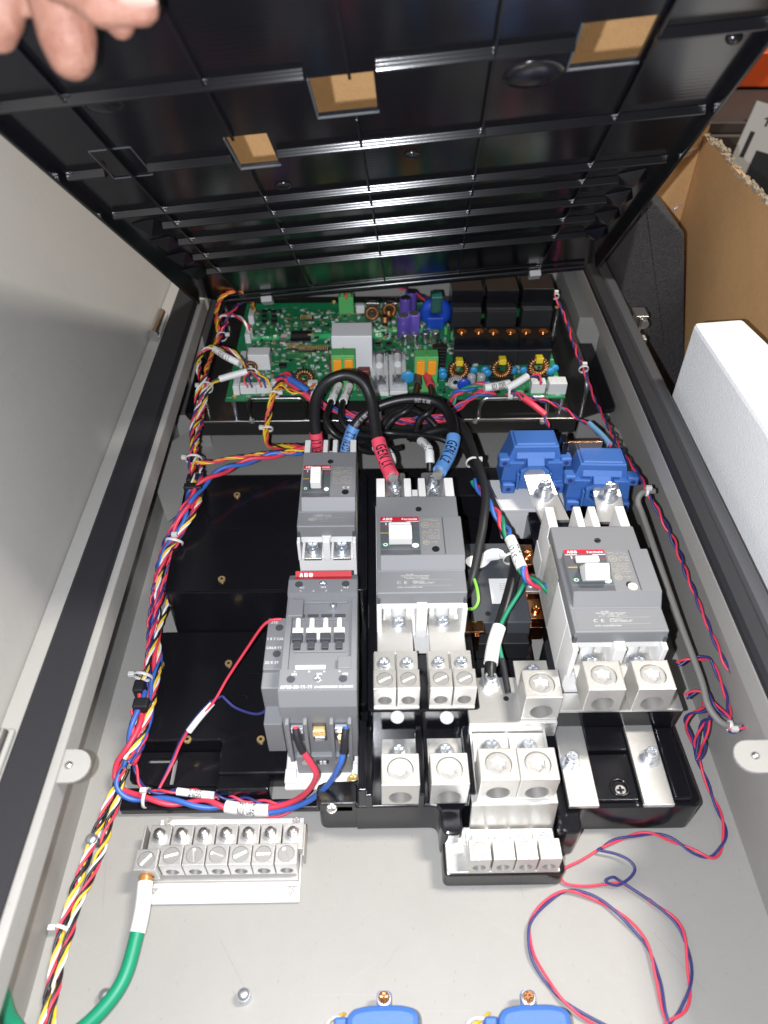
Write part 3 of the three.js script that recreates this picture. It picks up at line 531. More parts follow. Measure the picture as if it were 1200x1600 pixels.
// ---------- contactor ----------
{
  const t = thing('contactor', 'dark grey three pole contactor with a red top strip and white pegs', 'contactor', [-43, 25, -360]);
  const G = M.grey, x0 = -70, x1 = -15;
  const face = (z0, z1, draw, w, h) => printed(canvas(w, h, draw));
  part('foot_plate', [box(-73, -16, 27.8, 32, -425, -281, 1.5), box(-73, -64, 32, 36, -296, -284, 1), box(-21, -16, 32, 36, -300, -290, 1)], M.whiteWarm, t);
  part('housing', [box(x0, x1, 50, 126, -412, -302, 1.2), box(x0 + 4, x1 - 4, 31, 50.5, -408, -304, 1)], G, t);
  part('upper_band', profile([[-412, 126.2], [-413, 131], [-405, 135], [-391, 135], [-389, 126.2]], x0, x1, .5), G, t);
  part('lower_band', profile([[-321.5, 126.2], [-320, 135], [-302, 135], [-297, 122], [-297, 110], [-321, 110]], x0 - .3, x1 + .3, .5), G, t);
  part('red_strip', profile([[-413.4, 131], [-405.5, 134.9], [-405.5, 135.5], [-414, 131.4]], x0 + 5, x1 - 5, 0), std(new THREE.Color('#b8343a'), .4), t);
  const strip = canvas(400, 60, (x, w, h) => { x.fillStyle = '#b8343a'; x.fillRect(0, 0, w, h); x.fillStyle = '#fff'; x.font = 'bold 54px sans-serif'; x.fillText('ABB', 24, 50); });
  const sg = sheet(x0 + 5, x1 - 5, -4.6, 4.4, 0, .2); sg.rotateX(.44); sg.translate(0, 133.6, -409.4); part('red_print', sg, printed(strip), t, 'red strip with white lettering');
  part('print', sheet(x0 + 1, x1 - 1, -404.5, -391.6, 135, .25), face(0, 0, (x, w, h) => { x.fillStyle = GB; x.fillRect(0, 0, w, h); x.fillStyle = '#e6e6e6'; x.font = 'bold 24px sans-serif'; x.fillText('1L1', 80, 88); x.fillText('3L2', 246, 84); x.fillText('5L3', 420, 88); x.font = 'bold 19px sans-serif'; x.fillText('1-', 84, 120); x.fillText('2-', 184, 120); x.fillText('3-', 282, 120); x.fillText('4-', 400, 120); }, 520, 128), t);
  part('print', sheet(x0 + 1, x1 - 1, -319, -303, 135, .25), face(0, 0, (x, w, h) => { x.fillStyle = GB; x.fillRect(0, 0, w, h); x.fillStyle = '#e6e6e6'; x.font = 'bold 20px sans-serif'; x.fillText('1-', 90, 18); x.fillText('2-', 190, 18); x.fillText('3-', 296, 18); x.fillText('4-', 404, 18); x.font = 'bold 24px sans-serif'; x.fillText('2T1', 74, 42); x.fillText('4T2', 250, 40); x.fillText('6T3', 432, 42); x.font = 'bold 34px sans-serif'; x.fillText('AF52-30-11-11', 4, 144); x.font = 'bold 23px sans-serif'; x.fillText('24-60V50/60HZ 20-60VDC', 240, 142); }, 520, 152), t);
  for (const z of [-400, -311.5]) for (const [x, c] of [[-61.5, 0], [-42.5, 1], [-24.5, 0]]) { if (c) part('terminal_screw', put(crossHead(3, 1.4), x, 134.7, z), M.zinc, t); else part('screw_hole', cyl(x, 135.1, z, 3.1, .6, 'y', 20), M.greyDark, t); }
  // stepped middle panel with pegs
  part('side_rail', box(x0, x0 + 5, 126, 131, -390, -322, .7), G, t); part('side_rail', box(x1 - 4.5, x1, 126, 131, -390, -322, .7), G, t);
  part('step_block', box(x0 + 1, x0 + 13, 126, 132, -388, -371, .8), G, t); part('step_block', box(x1 - 14, x1 - 4, 126, 131.5, -334, -323, .8), G, t);
  part('frame_ridge', [box(x0 + 8, x1 - 8, 126, 127.6, -372.5, -370.5, .4)], G, t); part('frame_ridge', [box(x0 + 8, x1 - 8, 126, 127.6, -342, -340.5, .4)], G, t); part('frame_ridge', [box(x0 + 5, x1 - 8, 126, 128, -389.5, -387, .4)], G, t);
  part('indicator_pin', [cyl(-34, 128, -383, 2.6, 4, 'y', 16), ball(-34, 130, -383, 2.2, 1.4, 2.2)], M.zinc, t);
  for (const x of [-60, -49.5, -39, -28.5]) {
    const b = part('peg_block', [box(x - 4, x + 4, 126, 131, -356, -349.5, .6), box(x - 2.6, x + 2.6, 126, 129, -349.5, -343, .5)], M.greyDark, t);
    part('peg', [box(x - 4.2, x + 4.2, 126, 130.5, -361, -356.2, .6), capTube([[x, 129, -358], [x, 131, -364], [x, 131.4, -368]], 2.1, 8, 10)], M.handle, b);
    part('label_tab', box(x - 4.2, x + 4.2, 126, 127.5, -376, -374, .3), M.greyDark, t);
  }
  part('peg_bridge', box(-46, -42.4, 126, 129, -362, -352, .5), M.handle, t);
  part('label_plate', sheet(-60, -38, -328.5, -324, 126.6, 1), M.paper, t, 'blank white label plate');
  // lower front with three clamp openings
  part('lower_front', [box(x0 + .5, x1 - .5, 50, 110, -302, -297.4, .8)], G, t);
  for (const x of [-65.5, -52.5, -33.5, -20.5]) part('barrier_rib', box(x - 1.4, x + 1.4, 54, 108, -297.6, -291.5, .5), G, t);
  for (const [x, i] of [[-59, 0], [-43, 1], [-27, 2]]) {
    part('clamp_opening', box(x - 5, x + 5, 76, 100, -297.6, -296.8, .3), M.greyDark, t);
    part('clamp', i === 1 ? [box(x - 4.4, x + 4.4, 90, 97, -297, -292.8, .6), ...[0, 1, 2].map((k) => box(x - 4.6, x + 4.6, 89.6 + k * 2.6, 91.2 + k * 2.6, -293, -292, .2))] : [box(x - 4.6, x + 4.6, 92, 99, -297, -293.4, .5)], i === 1 ? M.brass : M.zinc, t);
    if (i === 1) part('clamp', box(x - 4, x + 4, 80, 86, -297, -293.4, 1), M.zinc, t);
    else part('ferrule', cyl(x, 88, -291, 2.6, 6, 'y', 14), M.brass, t);
  }
  part('lower_shelf', box(-63, -20, 31.2, 58, -303, -293.5, 1), G, t);
  for (const x of [-56, -30]) part('shelf_screw', cyl(x, 50, -293.2, 3.1, 1, 'z', 18), M.dull, t);
  part('coil_window', [box(-48, -38, 47, 53, -294, -293, .4)], M.chip, t); part('coil_window', [box(-45, -43, 47.6, 52.4, -293.4, -292.4, .3)], M.white, t); part('coil_window', [box(-42.4, -40, 47.6, 52.4, -293.4, -292.4, .3)], M.white, t);
  part('foot_bolt', put(hexBolt(3.6, 5), -19.5, 32, -286.5), M.brass, t); part('foot_slot', cyl(-68, 31, -292, 2.6, .8, 'y', 16), M.chip, t);
  const a = thing('auxiliary_contact_block', 'slim grey auxiliary contact block clipped to the left side of the contactor', 'contact block', [-79, 40, -350]);
  part('housing', [box(-87, -71, 46, 108, -386, -322, 1), box(-86, -72, 44, 84, -322.4, -306, .8)], G, a);
  part('face_plate', box(-86.5, -71.5, 107, 112, -385, -336, .8), G, a);
  part('print', sheet(-86, -72, -384, -337, 112, .25), printed(canvas(150, 480, (x, w, h) => { x.fillStyle = GB; x.fillRect(0, 0, w, h); x.fillStyle = '#dcdcdc'; x.font = 'bold 34px sans-serif'; x.fillText('21X', 20, 50); x.fillText('1 8 7 CAL', 0, 214); x.fillText('CAL4-11', 4, 300); x.fillText('22 X 31', 6, 440); })), a);
  for (const z of [-375, -350]) part('screw_hole', cyl(-77, 112.2, z, 3.1, .6, 'y', 18), M.greyDark, a);
  part('clamp', box(-83, -74, 100, 106, -334, -325, .6), M.zinc, a);
}

// ---------- lugs ----------
function lug(name, label, w, d, h, o) {
  const t = thing(name, label, 'terminal lug', [0, 0, 0], undefined, true), boreR = w * (o.bore || .31), scR = w * .335;
  let g = box(0, w, 0, h, 0, d, .7, 2);
  g = carve(g, [cyl(w / 2, h * .36, d / 2 + 3, boreR, d, 'z', 30), cyl(w / 2, h, d / 2, scR + .35, h * .7, 'y', 30)]);
  part('block', g, M.tin, t);
  part('set_screw', put(o.slot ? slotHead(scR, 4, o.ang || .5) : socketHead(scR, 5), w / 2, h - (o.slot ? 4.2 : 6), d / 2), M.tinBright, t);
  if (o.tang) {
    part('tang', box(.4, w - .4, o.ty, o.ty + 2.6, -o.tang, .4, .4), M.tin, t);
    part('fixing_screw', put(o.pan ? crossHead(w * .27, 3.6) : hexBolt(w * .19, 6.5), w / 2, o.ty + 2.6, -o.tang * .5), M.zinc, t);
  }
  return t;
}
{
  const big = 'single hole cable lugs', A = lug('terminal_lug', 'large single lug on the front deck below the middle breaker, left one', 28, 25, 30, { tang: 27, ty: 1 });
  place(A, [2, 45, -286]);
  dup(A, [38, 45, -286], 0, 'large single lug on the front deck below the middle breaker, right one', big); A.userData.group = big;
  dup(A, [72, 58.5, -282], 0, 'left one of the paired lugs on the bright neutral plate, lower row', big);
  dup(A, [100.2, 58.5, -282], 0, 'right one of the paired lugs on the bright neutral plate, lower row', big);
  dup(A, [110, 74.5, -338], 0, 'single lug on the upper step of the neutral plate beside the white sleeved cable', big);
  const B = lug('terminal_lug', 'left one of the two large lugs at the foot of the far right breaker', 27, 25, 28, { tang: 24, ty: 1 });
  place(B, [148.5, 106, -325]); B.userData.group = 'lugs of the right breaker';
  dup(B, [184, 106, -325], 0, 'right one of the two large lugs at the foot of the far right breaker', 'lugs of the right breaker');
  const S = lug('terminal_lug', 'first small slotted lug from the left under the middle breaker', 16.6, 17, 23.5, { tang: 24, ty: 10, slot: 1, pan: 1 });
  place(S, [-3, 100, -327]); S.userData.group = 'small twin lugs';
  [[14.2, 'second small slotted lug from the left under the middle breaker'], [38, 'third small slotted lug from the left under the middle breaker'], [55.4, 'small slotted lug at the right end under the middle breaker']].forEach(([x, l], i) => dup(S, [x, 100, -327], 0, l, 'small twin lugs').children[1].rotation.set(0, 0, 0));
  const T = lug('terminal_lug', 'small slotted lug at the left end of the lowest neutral row', 15.6, 15, 21.5, { tang: 14, ty: 3, slot: 1, pan: 1 });
  place(T, [64, 24.5, -234]); T.userData.group = 'lowest neutral lugs';
  [[81, 'second small slotted lug from the left in the lowest neutral row'], [97.4, 'third small slotted lug from the left in the lowest neutral row'], [114.2, 'small slotted lug at the right end of the lowest neutral row']].forEach(([x, l]) => dup(T, [x, 24.5, -234], 0, l, 'lowest neutral lugs'));
}
// ---------- bars ----------
{
  for (const [x, l] of [[-3, 'flat tin plated bar under the two left small lugs of the middle breaker'], [38, 'flat tin plated bar under the two right small lugs of the middle breaker']])
    solo('flat_bar', l, 'busbar', [box(x, x + 34, 104.5, 109, -352, -327.5, .5), box(x + 3, x + 31, 104.4, 109.2, -384, -351, .6), box(x, x + 34, 97.5, 100, -327, -309, .4)], M.tin, [x + 17, 104, -350], 'bars of the middle breaker');
  const n = thing('neutral_bar', 'stepped bright tin plated neutral plate carrying lugs between the breakers', 'busbar', [98, 50, -300]);
  part('upper_step', box(70, 138, 70.5, 74, -352, -310, .6), M.tinBright, n); part('riser', box(70, 138, 54.5, 70.8, -313.5, -310, .6), M.tinBright, n);
  part('middle_step', box(68, 131, 55, 58.3, -310.4, -254, .6), M.tinBright, n); part('riser', profile([[-257.5, 55], [-254.5, 58.2], [-249.5, 27], [-249.5, 21.5], [-252.5, 21.5]], 68, 131, .4), M.tin, n);
  part('lower_step', box(49, 131.5, 21.8, 24.4, -252.4, -219, .6), M.tinBright, n);
  part('bolt', put(hexBolt(5.4, 8), [90,76,-347][0], 74, [90,76,-347][2]), M.zinc, n); part('tapped_hole', cyl([101,74,-332][0], 74.1, [101,74,-332][2], 2.2, .5, 'y', 16), M.chip, n);
  part('screw', put(crossHead(4, 2), [52,26,-244][0], 24.4, [52,26,-244][2]), M.steel, n);
  for (const [x, l, b] of [[141, 'left flat tin plated busbar on the right front deck, with hex bolt', [148,52,-290]], [197, 'right flat tin plated busbar on the right front deck, with hex bolt', [210,52,-293]]]) {
    const t = thing('busbar', l, 'busbar', [x + 11, 44, -288], 'output busbars');
    part('flat', box(x, x + 22.5, 44.5, 48.5, -326, -256, .6), M.tinBright, t);
    part('riser', [box(x, x + 22.5, 48, 76, -327, -323.4, .6)], M.tinBright, t);
    part('bolt', put(hexBolt(5.2, 10), b[0], 48.5, b[2]), M.zinc, t);
  }
  solo('cross_bar', 'polished bar running under the right breaker lugs', 'busbar', box(139, 236, 75, 78, -334, -318, .6), M.tinBright, [190, 75, -326]);
}
// ---------- earth bar ----------
{
  const t = thing('earth_bar', 'aluminium earth bar with seven slotted lugs on the bare grey panel', 'earth bar', [-116, 2, -238]);
  part('mounting_plate', box(-172, -59, 1.2, 3.4, -271, -208, .5), M.white, t);
  part('carrier', [box(-171, -60, 3.4, 10, -262, -221, .6)], M.dull, t); part('carrier', [box(-170, -60, 3.4, 7, -221.2, -218, .4)], M.white, t);
  part('end_slot', [box(-178, -176.4, 6, 22, -258, -234, .5)], M.dull, t); part('end_slot', [box(-57.2, -55.6, 6, 22, -258, -234, .5)], M.dull, t);
  const R = rng(12);
  for (let i = 0; i < 7; i++) {
    const x = -176 + i * 16.7, dz = i === 0 ? 4 : 0, w = 16, y = 14 + (i === 0 ? 3 : 0);
    let g = box(0, w, 0, 18, 0, 15, .5, 2); g = carve(g, [cyl(w / 2, 6, 10, 4.8, 15, 'z', 26), cyl(w / 2, 18, 7.5, 6, 14, 'y', 26)]); g.translate(x, y, -239 + dz);
    const m = part('lug', g, M.alu, t);
    part('set_screw', put(slotHead(5.7, 3, R() * 3), x + w / 2, y + 14.6, -231.5 + dz), M.tinBright, m);
    part('tang', [box(x + 3, x + 3 + w - .3, 10, 21, -259, -239.2, .5)], M.alu, m);
    part('nut', [cyl(x + 3 + w / 2, 23.2, -250, 5, 4.4, 'y', 6), cyl(x + 3 + w / 2, 27, -250, 3, 5, 'y', 14), ball(x + 3 + w / 2, 29.4, -250, 3, 1.2, 3)], M.steel, m);
  }
  for (const p of [[-166,6,-269], [-65,6,-268], [-65,6,-215], [-166,4,-218]]) part('screw', put(crossHead(3, 2.2), p[0], 3.4, p[2]), M.dull, t);
}
// ---------- current transformers ----------
function octRing(r0, r1, h, axisZ = true) {
  const s = new THREE.Shape(), hole = new THREE.Path();
  for (let i = 0; i < 8; i++) { const a = PI / 8 + i * PI / 4; i ? s.lineTo(r1 * Math.cos(a), r1 * Math.sin(a)) : s.moveTo(r1 * Math.cos(a), r1 * Math.sin(a)); i ? hole.lineTo(r0 * Math.cos(a), r0 * Math.sin(a)) : hole.moveTo(r0 * Math.cos(a), r0 * Math.sin(a)); }
  s.closePath(); hole.closePath(); s.holes.push(hole);
  return new THREE.ExtrudeGeometry(s, { depth: h, bevelEnabled: true, bevelSize: .6, bevelThickness: .6, bevelSegments: 1 });
}
{
  const t = thing('current_transformer', 'blue current transformer block left of the pair behind the right breaker', 'transformer', [0, 0, 0], 'blue current transformers', true);
  const s = new THREE.Shape(); [[-30, 0], [30, 0], [32, 5], [30, 30], [25, 44], [22, 56], [-22, 56], [-25, 44], [-30, 30], [-32, 5]].forEach(([x, y], i) => i ? s.lineTo(x, y) : s.moveTo(x, y)); s.closePath();
  const oct = (r, y) => { const h = new THREE.Path(); for (let i = 0; i < 8; i++) { const a = PI / 8 + i * PI / 4; i ? h.lineTo(r * Math.cos(a), y + r * Math.sin(a)) : h.moveTo(r * Math.cos(a), y + r * Math.sin(a)); } return h; };
  s.holes.push(oct(12, 23));
  const g = new THREE.ExtrudeGeometry(s, { depth: 30, bevelEnabled: true, bevelSize: 1.5, bevelThickness: 1.5, bevelSegments: 2 }); g.translate(0, 0, -34);
  part('housing', g, M.blue, t);
  part('cap', [box(-21, 21, 50, 60, -32, -4, 2.2, 3), profile([[-20, 44], [-4, 52], [1, 44]], -20, 20, .6)], M.blue, t);
  const c = octRing(12, 15.5, 8); c.translate(0, 23, -3); part('collar', c, M.blue, t);
  part('collar_hood', [profile([[-3, 33], [-3, 44], [1, 44], [6.5, 38], [6.5, 33]], -9, 9, .6)], M.blue, t);
  for (const [x, y] of [[-32, 38], [32, 38], [-26, 5], [26, 5]]) {
    const up = y > 20, r = up ? 6 : 7, m = part('ear', [box(x - r, x + r, y - r, y + r, up ? -12 : -8, up ? 2 : 6, 2.5, 2)], M.blue, t);
    part('ear_hole', cyl(x, y, up ? 2 : 6, 2.6, .8, 'z', 16), M.wNavy, m);
    const rb = up ? box(Math.sign(x) * 12, Math.sign(x) * 28, 38, 40.4, -3, 4.5, .6) : box(Math.sign(x) * 17 - 1.2, Math.sign(x) * 17 + 1.2, 4, 26, -3, 5.5, .6); part('web', rb, M.blue, t);
  }
  place(t, [153, 92, -556]); t.rotation.x = -.12; t.scale.set(.92, .84, .92);
  const u = dup(t, [214, 84, -538], -.06, 'blue current transformer block at far right behind the right breaker', 'blue current transformers'); u.rotation.x = -.12;
  const br = thing('transformer_bracket', 'pale plastic bracket under the left blue transformer block', 'bracket', [152, 74, -560]);
  part('plate', slab([[112, -580], [194, -580], [196, -548], [186, -536], [118, -536], [110, -548]], 80, 84, 4, .8), M.boxGrey, br); part('leg', box(126, 150, 40, 80.5, -552, -538, 2), M.boxGrey, br);
  for (const x of [116, 190]) part('screw', put(crossHead(3, 2), x, 84, -552), M.dull, br);
  // bus links that come through the blue blocks
  for (const [a, b, c, l] of [[[152,118,-563], [160,104,-536], [166,101,-504], 'shiny link bar through the left blue transformer block'], [[218,114,-546], [220,105,-531], [218,102,-500], 'shiny link bar through the blue transformer block at far right']]) {
    const k = thing('link_bar', l, 'link bar', b, 'link bars'), w = 11.5, g = new THREE.BufferGeometry();
    const path = [[a[0], a[1], a[2] - 26], a, [b[0], b[1], b[2]], [c[0], c[1], c[2]]];
    const v = [], th = 3.2; path.forEach((p, i) => { const q = i > 1 ? w + 1.5 : w; v.push([p[0] - q, p[1], p[2]], [p[0] + q, p[1], p[2]], [p[0] + q, p[1] - th, p[2]], [p[0] - q, p[1] - th, p[2]]); });
    const idx = []; for (let i = 0; i < 3; i++) for (let e = 0; e < 4; e++) { const o = i * 4, n = (e + 1) % 4; idx.push(o + e, o + 4 + e, o + n, o + n, o + 4 + e, o + 4 + n); } idx.push(0, 1, 2, 0, 2, 3, 12, 14, 13, 12, 15, 14);
    g.setAttribute('position', new THREE.Float32BufferAttribute(v.flat(), 3)); g.setIndex(idx); const g2 = g.toNonIndexed(); g2.computeVertexNormals();
    part('bar', g2, M.tinBright, k);
    const bo = hexBolt(6.4, 13); part('bolt', put(bo, b[0], b[1] - .5, b[2]), M.zinc, k);
  }
  const cp = thing('copper_plate', 'dull copper strip standing behind the far right blue transformer block', 'strip', [196,150,-558]); const p = [200,140,-570]; part('strip', box(p[0] - 16, p[0] + 18, 60, 138, p[2] - 6, p[2] - 2, .6), M.copper, cp); part('holder', box(p[0] - 22, p[0] - 16.4, 60, 142, p[2] - 10, p[2] + 4, 1), M.blackGloss, cp);
  // lower pair at the bottom edge of the picture
  const b = thing('coil_sensor', 'blue moulded coil sensor at the bottom edge, left of the two', 'sensor', [0, 0, 0], 'blue coil sensors on the panel', true);
  part('housing', slab([[-20, 1], [-10, -1], [12, -1], [22, 2], [23, 34], [-24, 34], [-24, 6]], 0, 38, 9, 4), M.blue, b);
  part('side_step', box(-32, -23, 2, 32, 4, 30, 2), M.blue, b); part('plug', box(-36, -31.5, 6, 22, 8, 26, 1), M.white, b);
  part('tab', slab([[-4.8, -14], [4.8, -14], [4.8, 2], [-4.8, 2]], 12, 16, 4, .5), M.blue, b); part('washer', cyl(0, 16.6, -9, 4.6, 1, 'y', 20), M.zinc, b); part('screw', put(crossHead(3.9, 3), 0, 17, -9), M.copper, b);
  place(b, [2, 1, -133]); dup(b, [97, 1, -132], 0, 'blue moulded coil sensor at the bottom edge, right of the two', 'blue coil sensors on the panel');
}
// ---------- block in the well between the breakers ----------
{
  const t = thing('relay_block', 'dark grey block with paper labels in the well between the wide breakers', 'relay', [115, 34, -455]);
  part('housing', slab([[84, -505], [134, -505], [134, -410], [84, -410]], 34, 70, 2, 1), M.greyDark, t);
  part('front_step', box(86, 132, 34, 56, -409.6, -398, 1), M.blackMatte, t);
  part('paper_label', sheet(102, 122, -460, -431, 70, .3), printed(canvas(200, 300, (x, w, h) => { x.fillStyle = '#e8e8e6'; x.fillRect(0, 0, w, h); dashes(x, rng(6), 90, 40, 60, 9, 22, 5, '#8b8b8b'); })), t, 'white printed paper label');
  part('screw_hole', cyl(97, 70.1, -420, 2.4, .5, 'y', 16), M.chip, t);
  const g = new THREE.CircleGeometry(1, 24); const pos = g.attributes.position; for (let i = 0; i < pos.count; i++) { const x = pos.getX(i), y = pos.getY(i), a = Math.atan2(y, x), r = 1 + .35 * Math.sin(2 * a + .6) + .15 * Math.sin(3 * a); pos.setXYZ(i, x * 14 * r, y * 9 * r, 3 * Math.sin(x * 2.2) + 2 * y * y); }
  g.rotateX(-PI / 2 + .25); g.computeVertexNormals(); g.translate(99, 77, -478); solo('paper_tag', 'crumpled white paper tag stuck on the dark block between the breakers', 'tag', g, std(col(.8, .8, .8), .7, 0, { side: THREE.DoubleSide }), [99, 77, -478]);
  for (const [z0, z1, h, m, l] of [[-503, -474, 73, M.copper, 'upper copper toned contact block beside the dark block in the well'], [-470, -446, 68, M.tin, 'bright contact block with a screw beside the dark block in the well'], [-442, -418, 64, M.copper, 'lower copper toned contact block beside the dark block in the well']]) {
    const t = thing('contact_block', l, 'contact', [141, 34, (z0 + z1) / 2], 'contacts between the wide breakers');
    part('foot', box(134.6, 147.8, 34, h - 12, z0, z1, .8), M.copper, t); part('top_plate', box(134.6, 147.9, h - 6, h - 2, z0 + 1, z1 - 2, .8), m, t); part('side_plate', box(135, 138, h - 12.2, h - 6, z0 + 2, z1 - 4, .4), M.copper, t);
    part('screw', put(crossHead(4, 3), 141.5, h - 2, (z0 + z1) / 2), m === M.tin ? M.zinc : M.copper, t);
  }
  solo('bar_end', 'copper toned bar end at the right edge of the middle breaker', 'busbar', [box(72, 90, 78, 81, -404, -392, .6), box(82, 86, 56, 77.8, -404, -390, .5)], M.copper, [80, 70, -398]);
}

// ---------- board tray ----------
{
  const t = thing('board_tray', 'dark polished metal tray with wire loop handles carrying the green circuit board', 'tray', [28, 40, -830]), S = M.trayMetal;
  part('shelf', slab([[-218, -975], [276, -975], [272, -712], [228, -692], [-205, -694], [-216, -708]], 72.6, 75, 8, .5), S, t);
  part('front_flange', box(-205, 228, 54, 72.4, -696, -694, .4), S, t); part('bright_edge', box(-205, 228, 72.2, 75.8, -694.2, -691.6, .8), M.edge, t, 'bright polished front edge');
  part('side_flange', slab([[258, -975], [276, -975], [272, -702], [256, -698]], 75.2, 82, 6, 1), M.blackGloss, t); part('side_flange', slab([[-218, -975], [-200, -975], [-192, -702], [-214, -702]], 75.2, 80, 6, 1), M.blackGloss, t);
  const loop = (a, b, y, r, m = M.hook) => part('wire_handle', capTube([[a[0], 74, a[2]], [a[0], y - 10, a[2]], [a[0] + (b[0] - a[0]) * .06, y - 1, a[2] + (b[2] - a[2]) * .06], [a[0] + (b[0] - a[0]) * .2, y, a[2] + (b[2] - a[2]) * .2], [a[0] + (b[0] - a[0]) * .8, y, a[2] + (b[2] - a[2]) * .8], [a[0] + (b[0] - a[0]) * .94, y - 1, a[2] + (b[2] - a[2]) * .94], [b[0], y - 10, b[2]], [b[0], 74, b[2]]], r, 50, 10), m, t);
  loop([-139,75,-695], [-77,75,-695], 104, 2.6); loop([117,75,-696], [192,75,-697], 101, 2.8, M.steel);
  loop([238,75,-714], [240,75,-902], 112, 2.8, M.steel); loop([-190,75,-715], [-194,75,-917], 106, 2.6, M.steel);
  for (const p of [[112,75,-693], [187,75,-691], [-137,75,-697]]) part('nut', cyl(p[0], 76.5, p[2] + 6, 3.2, 3, 'y', 6), M.dull, t);
  for (const p of [[-157,75,-705], [83,75,-704], [211,75,-709], [-150,75,-964]]) part('standoff', cyl(p[0], 84.6, p[2], 2.6, 19, 'y', 6), M.zinc, t);
}
// ---------- circuit board ----------
{
  const x0 = -166, x1 = 213, z0 = -919, z1 = -703, T = 96.2;
  const t = thing('circuit_board', 'green control circuit board crowded with relays, connectors and capacitors', 'circuit board', [24, 94, -811]);
  const px = (x, z) => [(x - x0) / (x1 - x0) * 1516, (z - z0) / (z1 - z0) * 864];
  const tex = canvas(1516, 864, (c, w, h) => {
    c.fillStyle = '#22804f'; c.fillRect(0, 0, w, h); const R = rng(15);
    c.fillStyle = '#22905a'; c.fillRect(0, 0, w, 60);
    for (let i = 0; i < 520; i++) { c.strokeStyle = R() > .5 ? '#2c9160' : '#1a6a45'; c.lineWidth = 2 + R() * 3; c.beginPath(); let x = R() * w, y = 40 + R() * (h - 40); c.moveTo(x, y); for (let k = 0; k < 4; k++) { if (R() > .5) x += (R() - .5) * 160; else y += (R() - .5) * 120; c.lineTo(x, y); } c.stroke(); }
    for (let i = 0; i < 1000; i++) { c.fillStyle = R() > .6 ? '#8f957a' : R() > .5 ? '#a9b5a6' : '#6f8a72'; const s = 2 + R() * 3; c.fillRect(R() * w, 30 + R() * (h - 40), s, s * (.6 + R())); }
    c.fillStyle = '#cfe0d2'; for (let i = 0; i < 320; i++) { const x = R() * w, y = 40 + R() * (h - 60); for (let k = 0; k < 3; k++) c.fillRect(x + k * 7, y, 4, 8); }
    for (let r = 0; r < 3; r++) { let x = 540; while (x < 1000 - r * 120) { const l = 8 + R() * 20; c.fillRect(x, 12 + r * 15, l, 9); x += l + 6; } } c.lineWidth = 3; c.strokeStyle = '#cfe0d2'; c.strokeRect(1040, 40, 44, 18);
    c.save(); c.font = 'bold 26px sans-serif'; const q = px(64, -745); c.translate(q[0] - 150, q[1] + 20); c.rotate(-PI / 2); c.fillText('RTC / V17', 0, 0); c.restore();
  });
  const brd = part('board', box(x0, x1, 94.4, 96, z0, z1, 0), M.pcbEdge, t);
  part('print_layer', sheet(x0 + .3, x1 - .3, z0 + .3, z1 - .3, 96.05, .15), new THREE.MeshStandardMaterial({ map: tex, roughness: .38 }), t);
  const C = (n, p, w, h, d, m, r = .6, l) => part(n, box(p[0] - w / 2, p[0] + w / 2, T, T + h, p[2] - d / 2, p[2] + d / 2, r), m, t, l);
  // processor and small chips
  const mcu = C('processor', [-90,97,-834], 25, 2, 25, M.chip, .4); { const g = []; for (let i = 0; i < 22; i++) for (const s of [-1, 1]) { const p = [-90,97,-834]; g.push(box(p[0] - 11 + i - .25, p[0] - 11 + i + .25, T, T + .5, p[2] + s * 13.6 - 1, p[2] + s * 13.6 + 1, 0), box(p[0] + s * 13.6 - 1, p[0] + s * 13.6 + 1, T, T + .5, p[2] - 11 + i - .25, p[2] - 11 + i + .25, 0)); } const q = part('pins', g, M.zinc, mcu); q.userData.kind = 'stuff'; }
  for (const p of [[-141,97,-895], [-140,97,-883], [-138,97,-870], [-129,97,-895], [-127,97,-882], [-126,97,-870], [78,97,-829], [5,97,-815], [18,97,-815]]) C('chip', p, 7, 2.4, 7, M.chip, .3);
  C('crystal', [-111,97,-828], 8, 3, 22, M.dull, 1); C('chip', [-107,97,-769], 9, 3, 8, M.chip, .3);
  const R = rng(31), small = { a: [], b: [], c: [], d: [] };
  for (let i = 0; i < 1150; i++) { const x = x0 + 10 + R() * (x1 - x0 - 20), z = z0 + 18 + R() * (z1 - z0 - 26), k = 'abcd'[R() * 4 | 0], w = .8 + R() * 1.6; small[k].push(box(x - w, x + w, T, T + .7 + R() * 1.8, z - w * .6, z + w * .6, 0)); }
  for (const [k, m, n] of [['a', M.chip, 'small_chips'], ['b', M.cement, 'small_resistors'], ['c', M.zinc, 'solder_pads'], ['d', std(col(.30, .22, .12), .5), 'small_capacitors']]) part(n, small[k], m, t).userData.kind = 'stuff';
  for (const [p, n, dx] of [[[-98,97,-806], 7, 2], [[-80,97,-802], 10, 2.1], [[-63,97,-802], 8, 2.2], [[-85,97,-874], 6, 2.6]]) { const g = []; for (let i = 0; i < n; i++) g.push(box(p[0] - n * dx / 2 + i * dx, p[0] - n * dx / 2 + i * dx + .8, T, T + 7, p[2] - .4, p[2] + .4, 0), box(p[0] - n * dx / 2 + i * dx, p[0] - n * dx / 2 + i * dx + .8, T, T + 6, p[2] - 5.4, p[2] - 4.6, 0)); const h = C('pin_header', [p[0], 0, p[2] - 2.5], n * dx + 1, 2.2, 8, M.chip, .3); part('pins', g, M.brass, h).userData.kind = 'stuff'; }
  // white and green connectors
  const socket = (p, w, h, d, m = M.white, n = 'connector') => { const q = C(n, p, w, h, d, m, .8); part('socket_slots', [0, 1, 2].map((i) => box(p[0] - w / 2 + w * (.2 + i * .3) - 1, p[0] - w / 2 + w * (.2 + i * .3) + 1, T + h - 1, T + h + .3, p[2] - d * .3, p[2] + d * .3, .2)), M.boxGrey, q); };
